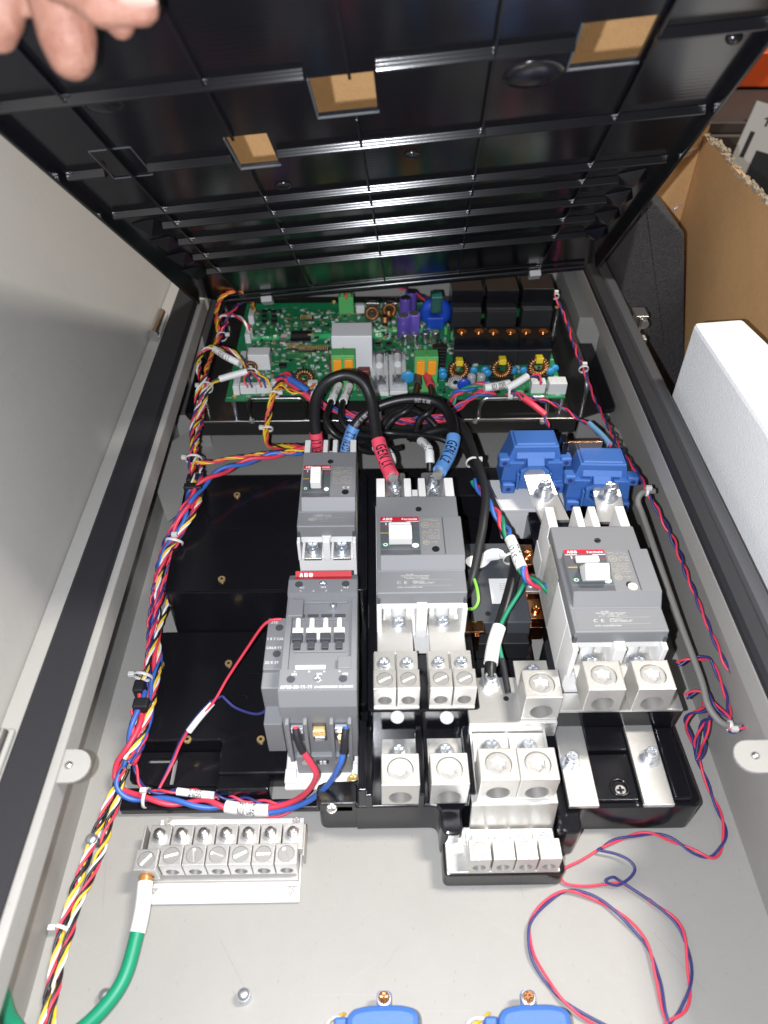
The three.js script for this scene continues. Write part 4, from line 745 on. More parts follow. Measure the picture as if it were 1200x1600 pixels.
  socket([-154,97,-875], 7, 12, 20); socket([-153,97,-829], 7, 12, 18); socket([-141,97,-718], 18, 11, 8); socket([-123,97,-719], 18, 11, 8); socket([-107,97,-725], 18, 11, 8); socket([-69,97,-720], 11, 12, 9); socket([-154,97,-723], 7, 12, 22); socket([-154,97,-778], 7, 9, 24, M.boxGrey); socket([-17,97,-894], 11, 11, 8); socket([183,97,-716], 16, 14, 11); socket([204,97,-715], 20, 15, 14, M.boxGrey);
  C('relay', [-133,97,-770], 25, 21, 17, M.white, 1, 'white relay'); C('power_module', [-25,97,-771], 46, 48, 30, std(col(.72, .72, .73), .45), 1.2, 'large pale grey module');
  C('capacitor', [-12,97,-724], 13, 26, 9, M.maroon, 1.2, 'maroon film capacitor'); C('capacitor', [-49,97,-760], 5, 18, 16, M.maroon, 1, 'brown film capacitor');
  const term = (p) => { const q = C('screwless_terminal', p, 26, 46, 15, M.greenPlug, .8, 'green terminal with orange levers'); for (const s of [-1, 1]) { part('lever', box(p[0] + s * 6.2 - 4.6, p[0] + s * 6.2 + 4.6, T + 25, T + 42, p[2] + 5, p[2] + 11, .8), M.orange, q); part('wire_entry', cyl(p[0] + s * 6.4, T + 6, p[2] + 7.4, 2.6, .8, 'z', 14), M.chip, q); } part('divider', box(p[0] - .5, p[0] + .5, T + 46, T + 48, p[2] - 6, p[2] + 6, .3), M.greenPlug, q); return q; };
  term([-34,97,-727]); term([57,97,-723]);
  const gp = [-35,97,-894]; const gq = C('plug', gp, 19, 24, 11, M.greenPlug, .8); part('plug_ridge', [box(gp[0] - 6, gp[0] - 3, T + 24, T + 28, gp[2] - 4, gp[2] + 4, .4), box(gp[0] + 3, gp[0] + 6, T + 24, T + 28, gp[2] - 4, gp[2] + 4, .4)], M.greenPlug, gq);
  // ring coils: copper wound
  const coil = (p, r, lift, tilt = 0, m = M.copperWire, core = M.chip) => {
    const c0 = new THREE.TorusGeometry(r, r * .36, 10, 28); c0.rotateX(tilt); c0.translate(p[0], T + lift, p[2]); const q = part('ring_coil', c0, core, t); const g = [];
    for (let i = 0; i < 22; i++) { const a = i / 22 * 2 * PI; const w = new THREE.TorusGeometry(r * .43, r * .085, 5, 10); w.rotateY(PI / 2); w.rotateZ(a - PI / 2 + PI / 2); w.translate(0, 0, 0); w.applyMatrix4(new THREE.Matrix4().makeRotationZ(0)); const v = new THREE.Vector3(Math.cos(a) * r, Math.sin(a) * r, 0); const k = new THREE.TorusGeometry(r * .43, r * .085, 5, 10); k.rotateX(PI / 2); k.rotateZ(a); k.translate(v.x, v.y, 0); k.rotateX(tilt); k.translate(p[0], T + lift, p[2]); g.push(k); }
    part('winding', g, m, q); return q;
  };
  coil([-79,97,-730], 8, 11); coil([-143,97,-756], 6, 9, .2); coil([-2,97,-873], 7, 10, -.3); coil([20,97,-879], 7, 11, -.3); coil([91,97,-721], 6, 9, 0, M.white);
  for (const p of [[14,97,-860], [19,97,-875]]) { const q = part('inductor', cyl(p[0], T + 7, p[2], 4, 14, 'y', 18), M.chip, t); part('winding', [0, 1, 2, 3, 4, 5].map((i) => put(new THREE.TorusGeometry(4.2, .7, 6, 18).rotateX(PI / 2), p[0], T + 7 + i * 1.3, p[2])), M.copperWire, q); }
  const vent = (p) => { const q = C('metal_socket', p, 17, 18, 15, M.steel, .6); part('opening', box(p[0] - 5, p[0] + 5, T + 17.6, T + 18.4, p[2] - 5, p[2] + 2, .3), M.chip, q); };
  vent([-1,97,-892]); vent([22,97,-891]);
  const can = (p, r, h, m) => { const q = part('capacitor', new THREE.LatheGeometry([[0, 0], [r, 0], [r, 2], [r * .92, 3], [r, 4], [r, h - .8], [r - .8, h], [0, h]].map(([a, b]) => new THREE.Vector2(a, b)), 22).translate(p[0], T, p[2]), m, t); part('can_top', cyl(p[0], T + h + .1, p[2], r * .8, .4, 'y', 20), M.silverCap, q); };
  for (const p of [[48,97,-893], [40,97,-877], [49,97,-839], [36,97,-834]]) can(p, 7.6, 29, M.purple);
  for (const p of [[38,97,-816], [50,97,-816], [63,97,-820], [75,97,-820]]) can(p, 5.3, 15, M.silverCap);
  { const p = [77,97,-859]; const c0 = new THREE.TorusGeometry(12, 8, 12, 26); c0.translate(p[0], T + 19, p[2]); const q = part('blue_coil', [c0, box(p[0] - 11, p[0] + 11, T, T + 16, p[2] - 9, p[2] + 9, 2)], M.coilBlue, t); part('tape', box(p[0] - 7, p[0] + 7, T + 22, T + 44, p[2] - 9.4, p[2] + 9.4, 1.5), M.tapeGreen, q); }
  for (const p of [[89,97,-837], [95,97,-840], [110,97,-852], [96,97,-825]]) { const g = [cyl(p[0], T + 6, p[2], 2.2, 10, 'y', 12)]; part('varistor', g, M.greenPlug, t); }
  C('cement_resistor', [122,97,-847], 10, 26, 9, M.cement, .8);
  // fuses in clips
  for (const [a, b] of [[[6,97,-716], [7,97,-776]], [[27,97,-718], [28,97,-778]]]) {
    const q = part('fuse_base', box(a[0] - 10, a[0] + 10, T, T + 5, b[2] - 8, a[2] + 8, .8), M.white, t), zc = (a[2] + b[2]) / 2, y = T + 12;
    part('glass_tube', cyl(a[0], y, zc, 4.6, Math.abs(a[2] - b[2]) - 8, 'z', 20), M.glass, q); part('fuse_paper', cyl(a[0], y, b[2] + 15, 4.4, 18, 'z', 20), M.paper, q);
    for (const z of [a[2] - 4, b[2] + 4]) { part('fuse_cap', cyl(a[0], y, z, 5, 8, 'z', 20), M.zinc, q); part('clip', [box(a[0] - 6.6, a[0] - 5.4, T + 5, T + 17, z - 4, z + 4, .3), box(a[0] + 5.4, a[0] + 6.6, T + 5, T + 17, z - 4, z + 4, .3)], M.zinc, q); }
  }
  const disc = (p, r, h, m = M.discBlue) => part('disc_capacitor', ball(p[0], T + h, p[2], r, r, 3, 16), m, t);
  disc([38,97,-725], 8, 14); for (const p of [[78,97,-743], [78,97,-735], [114,97,-745], [127,97,-745], [129,97,-739], [159,97,-744], [171,97,-744], [207,97,-747], [201,97,-741]]) disc(p, 5, 9); disc([100,97,-715], 8, 10, M.coilBlue);
  for (const p of [[109,97,-724], [120,97,-724]]) part('lamp_lens', [cyl(p[0], T + 8, p[2], 5, 14, 'y', 18), ball(p[0], T + 15, p[2], 5, 4, 5)], M.clear, t);
  { const p = [75,97,-766], q = C('heat_sink', p, 16, 6, 8, M.chip, .4); for (let i = 0; i < 6; i++) part('fin', box(p[0] - 8, p[0] + 8, T + 6 + i * 4, T + 8 + i * 4, p[2] - 5, p[2] + 4, .4), M.chip, q); }
  // power relays in two stepped rows
  for (const [a, b, hb] of [[[112,97,-837], 37, 60], [[154,97,-836], 38, 60], [[197,97,-839], 38, 60]]) {
    const q = part('power_relay', box(a[0] - b / 2, a[0] + b / 2, T, T + hb, a[2] - 36, a[2], 1), M.blackGloss, t, 'tall black relay');
    if (a[0] > 95) part('relay_step', box(a[0] - b / 2 + 1, a[0] + b / 2 - 1, T, T + 38, a[2] + .2, a[2] + 10, .8), M.blackMatte, q);
  }
  [[112,97,-774], [149,97,-773], [187,97,-773]].forEach((a, i) => {
    const q = part('current_relay', box(a[0] - 19, a[0] + 19, T, T + 34, a[2] - 24, a[2], 1), M.blackGloss, t, 'low black relay with two brass posts');
    part('front_step', box(a[0] - 19, a[0] + 19, T, T + 20, a[2] + .2, a[2] + 5, .8), M.blackMatte, q);
    for (const s of [-1, 1]) part('post', [cyl(a[0] + s * 10, T + 34.3, a[2] - 13, 5.6, .8, 'y', 20), cyl(a[0] + s * 10, T + 35, a[2] - 13, 3.2, 1, 'y', 6)], M.copper, q);
    part('seam', box(a[0] - 19.2, a[0] + 19.2, T + 19.8, T + 20.6, a[2] + 4.4, a[2] + 5.4, .2), M.greyDark, q);
  });
  for (const p of [[96,97,-740], [145,97,-742], [187,97,-744]]) { const q = coil([p[0], 0, p[2]], 9, 13, -.25); part('yellow_tape', box(p[0] - 4, p[0] + 4, T + 20, T + 27, p[2] - 5, p[2] + 4, .8), M.yellowTape, q); part('coil_base', box(p[0] - 14, p[0] + 14, T, T + 6, p[2] - 6, p[2] + 6, .6), M.chip, q); }
  for (const p of [[-156,97,-709], [212,97,-713], [238,97,-901], [-52,97,-919]]) part('mounting_screw', put(crossHead(2.6, 2), p[0], T, p[2]), M.brass, t);
}

// ---------- cables and wiring ----------
const legend = (w, h, bg, fg, txt, size, rows = 3, flip = false, weight = 'bold ') => canvas(w, h, (x) => { x.fillStyle = bg; x.fillRect(0, 0, w, h); x.fillStyle = fg; x.font = weight + size + 'px sans-serif'; x.textBaseline = 'middle'; x.textAlign = 'center'; for (let r = 0; r < rows; r++) { x.save(); x.translate(w / 2, h * (r + .5) / rows); if (flip) x.rotate(PI); x.fillText(txt, 0, 0); x.restore(); } });
const legMat = (tx, rough = .48) => new THREE.MeshStandardMaterial({ map: tx, roughness: rough });
const cablePrint = legMat(canvas(2048, 64, (x, w, h) => { x.fillStyle = '#141416'; x.fillRect(0, 0, w, h); x.fillStyle = '#c8c8c8'; x.scale(1.7, 1); x.font = '11px sans-serif'; for (let r = 0; r < 2; r++) for (let i = 0; i < 3; i++) x.fillText('E97677    AU   AWM', 150 + i * 400, 22 + r * 32); }), .38);
function cable(name, label, pts, r, m, group, ends) { const t = thing(name, label, 'cable', pts[0], group); part('insulation', tube(ends ? slice(pts, .03, .955, 60) : pts, r, 0, 14), m, t); if (ends) for (const [a, b] of [[0, .05], [.94, 1]]) part('crimp_barrel', capTube(slice(pts, a, b), r * .86, 10, 14), M.tin, t); return t; }
function sleeve(t, pts, a, b, r, m, label) { return part('sleeve', capTube(slice(pts, a, b), r, 24, 16), m, t, label); }
const sRed = legMat(legend(512, 256, '#df4a62', '#241014', 'GEN_L1', 92, 2)), sBlue = legMat(legend(512, 256, '#5c8fcb', '#10182a', 'GEN_L2', 92, 2)), sWire = legMat(legend(512, 192, '#e6e6e3', '#2a2a2c', 'L1_INV', 64, 3)), sWhite = M.sleeveWhite;
{
  const g = 'heavy black jumper cables';
  const p1 = [[-57,112,-587], [-57,128,-589], [-58,150,-596], [-55,172,-600], [-44,188,-603], [-27,194,-605], [-11,190,-599], [-3,178,-587], [0,166,-569], [4,156,-549], [10,148,-530], [16,146,-513]];
  let t = cable('jumper_cable', 'thick black cable looping upright between two red sleeves marked GEN_L1', p1, 5.3, M.cable, g, true);
  sleeve(t, p1, 0, .115, 6.4, sRed, 'red sleeve at the upper left breaker'); sleeve(t, p1, .80, .985, 6.6, sRed, 'red sleeve at the middle breaker');
  const p2 = [[-30,112,-586], [-26,124,-594], [-19,138,-602], [-5,150,-608], [17,158,-612], [40,162,-611], [61,162,-604], [72,158,-586], [73,154,-562], [67,148,-542], [55,146,-516]];
  t = cable('jumper_cable', 'thick black cable arching between two blue sleeves marked GEN_L2', p2, 5.2, cablePrint, g, true);
  sleeve(t, p2, 0, .14, 6.3, sBlue, 'blue sleeve at the upper left breaker'); sleeve(t, p2, .77, .97, 6.6, sBlue, 'blue sleeve at the middle breaker');
  // lug tails under screws at the middle breaker
  for (const [x, l] of [[17.5, 'crimped terminal with two screws at the left pole of the middle breaker'], [52.5, 'crimped terminal with two screws at the right pole of the middle breaker']]) {
    const q = thing('crimp_terminal', l, 'terminal', [x, 130, -510], 'crimp terminals of the middle breaker');
    part('palm', slab([[x - 10, -540], [x + 10, -540], [x + 11, -495], [x + 6, -490], [x - 6, -490], [x - 11, -495]], 126, 129.5, 3, .6), M.tin, q);
    part('screw', put(hexBolt(4.8, 9), x, 129.5, -503), M.zinc, q); part('screw', put(hexBolt(4.4, 8), x, 129.5, -524), M.zinc, q);
  }
}
{
  const g = 'thin black cables with white marker sleeves';
  for (const [pts, l, i] of [[[[-37,125,-693], [-41,128,-673], [-46,130,-645], [-49,128,-625], [-42,120,-613], [-27,110,-613], [-4,100,-623], [27,92,-643], [56,88,-644]], 'thin black cable with a white marker sleeve, left of the pair below the green terminal', 0], [[[-26,125,-691], [-30,128,-668], [-34,130,-640], [-33,126,-624], [-22,118,-615], [-1,108,-622], [37,98,-640], [71,90,-645]], 'thin black cable with a white marker sleeve, right of the pair below the green terminal', 1]]) {
    const t = cable('thin_cable', l, pts, 3.3, M.cable, g); sleeve(t, pts, .03, .21, 4.3, sWire, 'white marker sleeve');
  }
  const more = [
    [[[48,118,-715], [46,120,-692], [36,128,-644], [19,118,-637], [8,104,-631], [3,92,-617]], 'thin black cable leaving the right green terminal through a grey sleeve', std(col(.05, .05, .055), .5), 0, .14],
    [[[58,118,-717], [61,122,-680], [57,128,-639], [46,120,-633], [43,104,-628], [54,96,-619]], 'thin black cable leaving the right green terminal through a red sleeve', M.wRed, 0, .2],
    [[[-17,100,-647], [9,112,-623], [36,108,-624], [66,100,-628], [89,92,-621]], 'thin black cable lying across behind the middle breaker'],
    [[[4,90,-625], [7,112,-631], [18,120,-644], [36,120,-651], [55,110,-650], [70,96,-642]], 'thin black cable arching low behind the red GEN_L1 sleeve'],
    [[[-25,112,-627], [-17,98,-615], [3,86,-623], [27,80,-637]], 'thin black cable curving down behind the blue GEN_L2 sleeve'],
  ];
  for (const [pts, l, m, a, b] of more) { const t = cable('thin_cable', l, pts, 3.4, M.cable); if (m) sleeve(t, pts, a, b, 4.6, m, m === M.wRed ? 'red sleeve' : 'dark grey sleeve'); }
  for (const [pts, l] of [[[[8,112,-561], [16,118,-569], [12,120,-582], [1,112,-598], [-11,100,-623]], 'short cable end with a white printed sleeve beside the red GEN_L1 sleeve'], [[[52,120,-553], [52,128,-562], [51,130,-575], [44,122,-597], [35,110,-616]], 'short cable end with a bent white sleeve left of the blue GEN_L2 sleeve']]) { const t = cable('thin_cable', l, pts, 3.2, M.cable); sleeve(t, pts, .1, .62, 4.4, legMat(legend(400, 192, '#e6e6e3', '#55555a', 'L_INV', 60, 3)), 'white marker sleeve'); }
}
{ // neutral cable down the gap between the wide breakers
  const pts = [[36,96,-634], [75,112,-626], [90,116,-592], [97,116,-558], [107,112,-517], [119,104,-479], [122,98,-454], [115,94,-428], [105,88,-401], [96,84,-378], [91,82,-358], [90,79,-348]];
  const t = cable('neutral_cable', 'thick black cable with a plain white end sleeve running down to the neutral plate', pts, 4.9, M.cable);
  sleeve(t, pts, .86, .965, 5.8, sWhite, 'plain white sleeve'); const e = pts[11]; part('ring_terminal', box(e[0] - 6, e[0] + 6, 74.2, 76.4, e[2] - 12, e[2] + 8, .8), M.tin, t);
  tie(t, [119,104,-454], [0.1, -.1, 1], 8, [-1, .4, 0]);
  const p2 = [[71,112,-661], [88,124,-617], [96,124,-572], [101,122,-524], [96,118,-486], [90,106,-462], [84,92,-441], [79,76,-436]];
  const q = cable('sheathed_cable', 'slim dark grey sheathed cable hanging down to the right edge of the middle breaker', p2, 4.0, std(col(.017, .017, .018), .5)); tie(q, [93,122,-563], [.25, -.1, 1], 6.2, [1, .5, 0]);
  const p3 = [[85,94,-439], [86,96,-426], [86,94,-415], [83,88,-412], [78,80,-417]]; const w = thing('ground_wire', 'thin bright green wire curling at the right edge of the middle breaker', 'wire', p3[0]); part('wire', tube(p3, 1.4, 30), M.wLime, w);
  const p4 = [[128,100,-433], [121,100,-419], [108,94,-401], [101,88,-388], [100,84,-375], [102,80,-359]]; const gw = thing('sense_wire', 'green wire running beside the black neutral cable to the neutral plate', 'wire', p4[0]); part('wire', tube(p4, 1.9, 60), M.wGreen, gw); part('shrink_sleeve', capTube([[101,82,-364], [102,79,-350], [103,76,-336]], 2.6, 16), M.rubber, gw);
  const p5 = [[93,116,-542], [104,118,-508], [114,114,-485], [120,112,-460], [123,110,-443], [129,106,-429], [141,102,-422], [153,98,-417]];
  const tw = thing('twisted_cable', 'red, blue and green twisted wires with a white marker beside the black neutral cable', 'cable', p5[0]);
  twisted(tw, p5, ring([M.wRed, M.wBlue, M.wGreen], 2, 2.4, 34), 5); part('marker', capTube(slice(p5, .52, .74), 5, 20), legMat(legend(400, 192, '#ecebe8', '#55555a', 'L2_L1', 60, 3)), tw, 'white marker sleeve');
}
// harness down the left side
const cR = M.wRed, cB = M.wBlue, cN = M.wNavy, cW = M.wWhite, cY = M.wYellow, cK = M.wBlack, cO = M.wOrange;
{
  const t = thing('left_wire_harness', 'long bundle of red, blue, yellow, white and black twisted wires along the left wall', 'wire harness', [-180,90,-558]);
  const up = [[-185,120,-715], [-189,112,-694], [-190,104,-670], [-188,100,-636], [-181,98,-602], [-176,100,-571], [-176,100,-543]];
  twisted(t, up, [...ring([cY, cK, cR], 1.05, 1.3, 26, { R: 3.6, pitch: 120, ph: 0 }), ...ring([cW, cR, cN], 1.05, 1.3, 24, { R: 3.8, pitch: 130, ph: 2.1 }), ...ring([cY, cW, cK, cR], 1.05, 1.5, 28, { R: 3.4, pitch: 110, ph: 4.2 }), ...ring([cN, cR], 1.05, 1.1, 22, { R: 6.2, pitch: 150, ph: 1 })], 3);
  const mid = [[-175,100,-549], [-177,98,-523], [-183,90,-506], [-190,78,-492], [-194,66,-472], [-196,58,-448], [-197,50,-422], [-195,44,-395], [-194,40,-368], [-194,38,-348], [-196,34,-327], [-202,30,-307]];
  twisted(t, mid, [...ring([cR, cB], 2.2, 2.5, 62, { R: 5.2, pitch: 400, ph: 3.4 }), ...ring([cR, cN, cR], 1.1, 1.4, 26, { R: 4.6, pitch: 260, ph: .4 }), ...ring([cW, cY, cK, cR], 1.05, 1.5, 30, { R: 6.2, pitch: 210, ph: 1.5 }), ...ring([cY, cK, cW], 1.05, 1.3, 25, { R: 6.6, pitch: 230, ph: 5 }), ...ring([cN, cR], 1.1, 1.2, 22, { R: 7, pitch: 300, ph: 2.4 })], 4);
  for (const [p, d, h] of [[[-182,102,-595], [.05, -.3, 1], [-1, .3, 0]], [[-186,88,-494], [-.2, -.5, 1], [.2, 1, 0]], [[-199,46,-376], [-.15, -.2, 1], [-1, .4, 0]]]) tie(t, p, d, 8.2, h);
  part('cable_clip', box([-174,98,-548][0] - 9, [-174,98,-548][0] + 9, 96, 110, [-174,98,-548][2] - 4, [-174,98,-548][2] + 4, 2), M.rubber, t); part('cable_clip', box([-196,44,-350][0] - 6, [-196,44,-350][0] + 7, 30, 48, [-196,44,-350][2] - 5, [-196,44,-350][2] + 5, 2), M.rubber, t);
  // pair that turns right to the narrow breaker
  const bend = [[-173,104,-525], [-170,106,-543], [-161,108,-557], [-148,108,-571], [-128,106,-585], [-104,104,-597], [-75,102,-607]];
  twisted(t, bend, ring([cR, cB], 2.2, 2.4, 58), 6);
  twisted(t, [[-179,104,-588], [-163,104,-588], [-142,104,-594], [-113,104,-599], [-88,106,-600], [-67,108,-604]], ring([cR, cY, cO], 1.05, 1.4, 30), 8);
  // down to the lower left
  const A = [[-206,22,-308], [-214,10,-287], [-219,7,-263], [-222,7,-236], [-225,7,-213], [-226,7,-194], [-226,7,-173], [-224,7,-154], [-222,7,-133], [-221,7,-119]];
  twisted(t, A, ring([cW, cY, cK, cK, cR], 1.15, 2.1, 38), 9);
  const Bp = [[-203,24,-304], [-209,10,-282], [-211,7,-260], [-213,7,-236], [-218,7,-213], [-220,7,-192], [-220,7,-173], [-220,7,-154], [-217,7,-133], [-215,7,-119]];
  twisted(t, Bp, ring([cW, cY, cK, cR, cK], 1.15, 2.1, 40), 10);
  tie(t, [-226,8,-191], [-.25, 0, 1], 5, [-1, .25, 0]);
}
{ // loop to the contactor along the tray's front
  const t = thing('contactor_supply_wires', 'thick red and blue twisted pair curving along the tray front to the contactor', 'wires', [-133,12,-283]);
  const pts = [[-198,42,-364], [-198,38,-336], [-202,30,-318], [-209,22,-306], [-209,16,-295], [-198,13,-287], [-179,12,-283], [-153,12,-281], [-130,12,-278], [-108,12,-276]];
  twisted(t, pts, ring([cR, cB], 2.3, 2.6, 62), 12);
  const red = [[-111,12,-275], [-86,13,-275], [-68,20,-276], [-55,38,-275], [-46,65,-274], [-49,81,-276], [-55,93,-280], [-58,102,-285], [-59,107,-290]];
  const blu = [[-111,11,-273], [-81,12,-272], [-56,24,-274], [-38,50,-275], [-28,80,-275], [-25,92,-280], [-24,101,-285], [-23,106,-290]];
  part('wire', tube(red, 2.3, 80), cR, t); part('wire', tube(blu, 2.3, 80), cB, t);
  part('shrink_sleeve', capTube(slice(red, .86, .995), 2.7, 16), M.rubber, t); part('shrink_sleeve', capTube(slice(blu, .87, .995), 2.7, 16), M.rubber, t);
  part('marker', capTube(slice([[-127,13,-278], [-111,13,-275], [-86,13,-273], [-71,15,-276]], .12, .72), 4.9, 20), legMat(legend(640, 192, '#efeeea', '#2b2b2e', 'Gen_VIN', 64, 3, true)), t, 'white marker sleeve with upside down lettering');
  tie(t, [-184,14,-284], [1, .02, .1], 7.5, [-.1, 1, -.2]);
  const small = [[-201,44,-345], [-200,32,-322], [-195,20,-304], [-187,16,-291], [-171,15,-288], [-154,15,-289], [-123,14,-284], [-87,13,-279], [-66,14,-277]];
  const u = thing('auxiliary_wires', 'thin red and navy wires with a GEN-P marker from the harness to the contactor', 'wires', small[3]);
  twisted(u, small, ring([cR, cN], 1.15, 1.4, 30), 14);
  part('marker', capTube([[-160,16,-288], [-146,16,-286], [-130,16,-284]], 3.1, 16), legMat(legend(512, 160, '#efeeea', '#2b2b2e', 'GEN-P', 60, 3, true)), u, 'white marker sleeve with upside down lettering');
  const rd = [[-174,18,-290], [-166,24,-307], [-159,34,-321], [-148,46,-332], [-133,58,-342], [-121,72,-356], [-105,92,-369], [-91,112,-376], [-83,118,-378], [-75,118,-379]];
  part('wire', tube(rd, 1.15, 120), cR, u); part('wire', tube([[-175,17,-289], [-168,22,-308], [-161,32,-321], [-151,44,-332], [-137,56,-342], [-126,62,-345], [-123,62,-343], [-114,60,-336], [-99,62,-329], [-90,66,-328], [-83,74,-332], [-81,84,-335]], 1.15, 120), cN, u);
  part('marker', capTube([[-153,40,-327], [-144,48,-335], [-134,56,-343]], 2.7, 16), sWhite, u, 'plain white marker sleeve'); part('shrink_sleeve', capTube([[-81,82,-333], [-80,92,-335], [-80,98,-337]], 2.3, 12), M.rubber, u);
  part('wire', tube([[-57,34,-302], [-60,24,-294], [-59,14,-286], [-66,6,-278], [-82,3,-272], [-100,4,-275], [-113,8,-278]], 1.15, 70), cR, u); part('shrink_sleeve', capTube([[-61,34,-304], [-61,28,-297], [-60,22,-291]], 2.4, 12), M.rubber, u);
}
{ // green earth cable
  const pts = [[-169,24,-229], [-169,22,-216], [-168,20,-199], [-169,18,-181], [-172,16,-158], [-181,14,-142], [-197,12,-127], [-215,12,-118], [-233,30,-129], [-234,60,-140], [-237,90,-155]];
  const t = thing('earth_cable', 'thick green earth cable clamped in the left lug of the earth bar', 'cable', pts[0]);
  part('insulation', tube(slice(pts, .14, 1, 40), 4.9, 160, 18), M.greenCable, t); part('sleeve', capTube(slice(pts, .055, .20), 5.5, 24, 18), sWhite, t, 'plain white sleeve'); part('crimp_sleeve', capTube(slice(pts, 0, .062), 5.0, 12, 18), M.copperSleeve, t, 'brown sleeve at the lug');
}
{ // right-hand sensor pair
  const t = thing('right_sensor_wires', 'thin red and navy twisted pair following the right wall and coiling on the panel', 'wires', [265,90,-482]);
  twisted(t, [[209,130,-874], [223,132,-864], [232,122,-826], [233,118,-775], [235,116,-727], [239,108,-687], [244,106,-639], [245,116,-577], [250,120,-542], [250,122,-519], [256,116,-498], [265,106,-469], [268,100,-438], [274,90,-397], [280,82,-361], [288,76,-338], [289,70,-318], [282,70,-307], [273,68,-305], [270,68,-306]], ring([cR, cN], 1.05, 1.3, 34), 20);
  twisted(t, [[249,66,-368], [256,72,-368], [266,74,-368], [275,72,-367], [278,68,-350], [279,66,-335], [276,66,-319]], ring([cR, cN], 1.05, 1.3, 34), 21);
  twisted(t, [[251,56,-343], [257,60,-344], [264,64,-342], [267,66,-334], [270,66,-324], [275,68,-315]], ring([cR, cN], 1.05, 1.3, 34), 22);
  twisted(t, [[260,66,-331], [261,60,-329], [254,50,-332], [252,40,-330], [257,28,-324], [261,18,-315], [266,8,-305], [269,4,-286], [271,3,-273], [270,3,-256], [265,3,-244], [254,3,-236], [241,3,-240], [224,3,-251], [208,3,-254], [187,3,-251], [171,4,-243]], ring([cR, cN], 1.05, 1.2, 42), 23);
  twisted(t, [[264,66,-326], [265,52,-324], [264,36,-316], [264,22,-311], [261,16,-309], [261,26,-319], [264,42,-327], [268,56,-324]], ring([cR, cN], 1.05, 1.2, 40), 24);
  part('wire', tube([[171,3,-244], [154,3,-235], [140,3,-229], [136,3,-223], [139,3,-218], [152,3,-216], [168,3,-217], [181,3,-217], [197,2,-207]], 1.05, 120), cR, t);
  part('wire', tube([[170,5,-243], [168,6,-241], [180,6,-238], [189,6,-233], [192,5,-227], [187,4,-221], [177,4,-216], [170,5,-217], [168,6,-219], [174,6,-221], [179,4,-219], [197,3,-206]], 1.05, 140), cN, t);
  twisted(t, [[197,3,-206], [213,3,-191], [216,3,-174], [211,3,-150], [202,3,-136], [191,3,-129], [182,3,-121]], ring([cR, cN], 1.05, 1.2, 60), 25);
  twisted(t, [[190,3,-128], [189,3,-137], [190,3,-156], [187,3,-179], [167,3,-202], [142,3,-213], [123,3,-206], [109,3,-193], [106,3,-180], [108,3,-166], [119,3,-147], [130,3,-137], [144,3,-129], [165,3,-120]], ring([cR, cN], 1.05, 1.25, 80), 26);
  tie(t, [223,136,-858], [0, -.2, 1], 4, [0, 1, 0]); tie(t, [233,120,-723], [0, -.2, 1], 5, [0, 1, 0]);
  part('marker', capTube([[226,104,-645], [232,110,-618], [235,114,-598]], 3, 14), std(col(.16, .34, .55), .5), t, 'pale blue sleeve');
  twisted(t, [[150,112,-692], [170,110,-683], [198,104,-678], [215,102,-659], [227,104,-638], [236,114,-594]], ring([cR, cN], 1.05, 1.3, 26), 27);
}
{ // bent rod on the right wall
  const pts = [[256,124,-517], [249,124,-517], [243,122,-515], [240,118,-509], [242,114,-496], [246,104,-446], [252,90,-394], [258,78,-346], [259,72,-326], [265,68,-314], [273,66,-310], [282,66,-309]];
  const t = thing('bent_rod', 'grey painted bent rod with hooked ends along the right inner wall', 'rod', pts[5]); part('rod', capTube(pts, 2.7, 120, 14), M.rodGrey, t);
  tie(t, pts[1], [1, 0, .2], 4.4, [0, 1, .3]); tie(t, pts[10], [1, 0, .2], 4.4, [.2, .6, .8]);
}
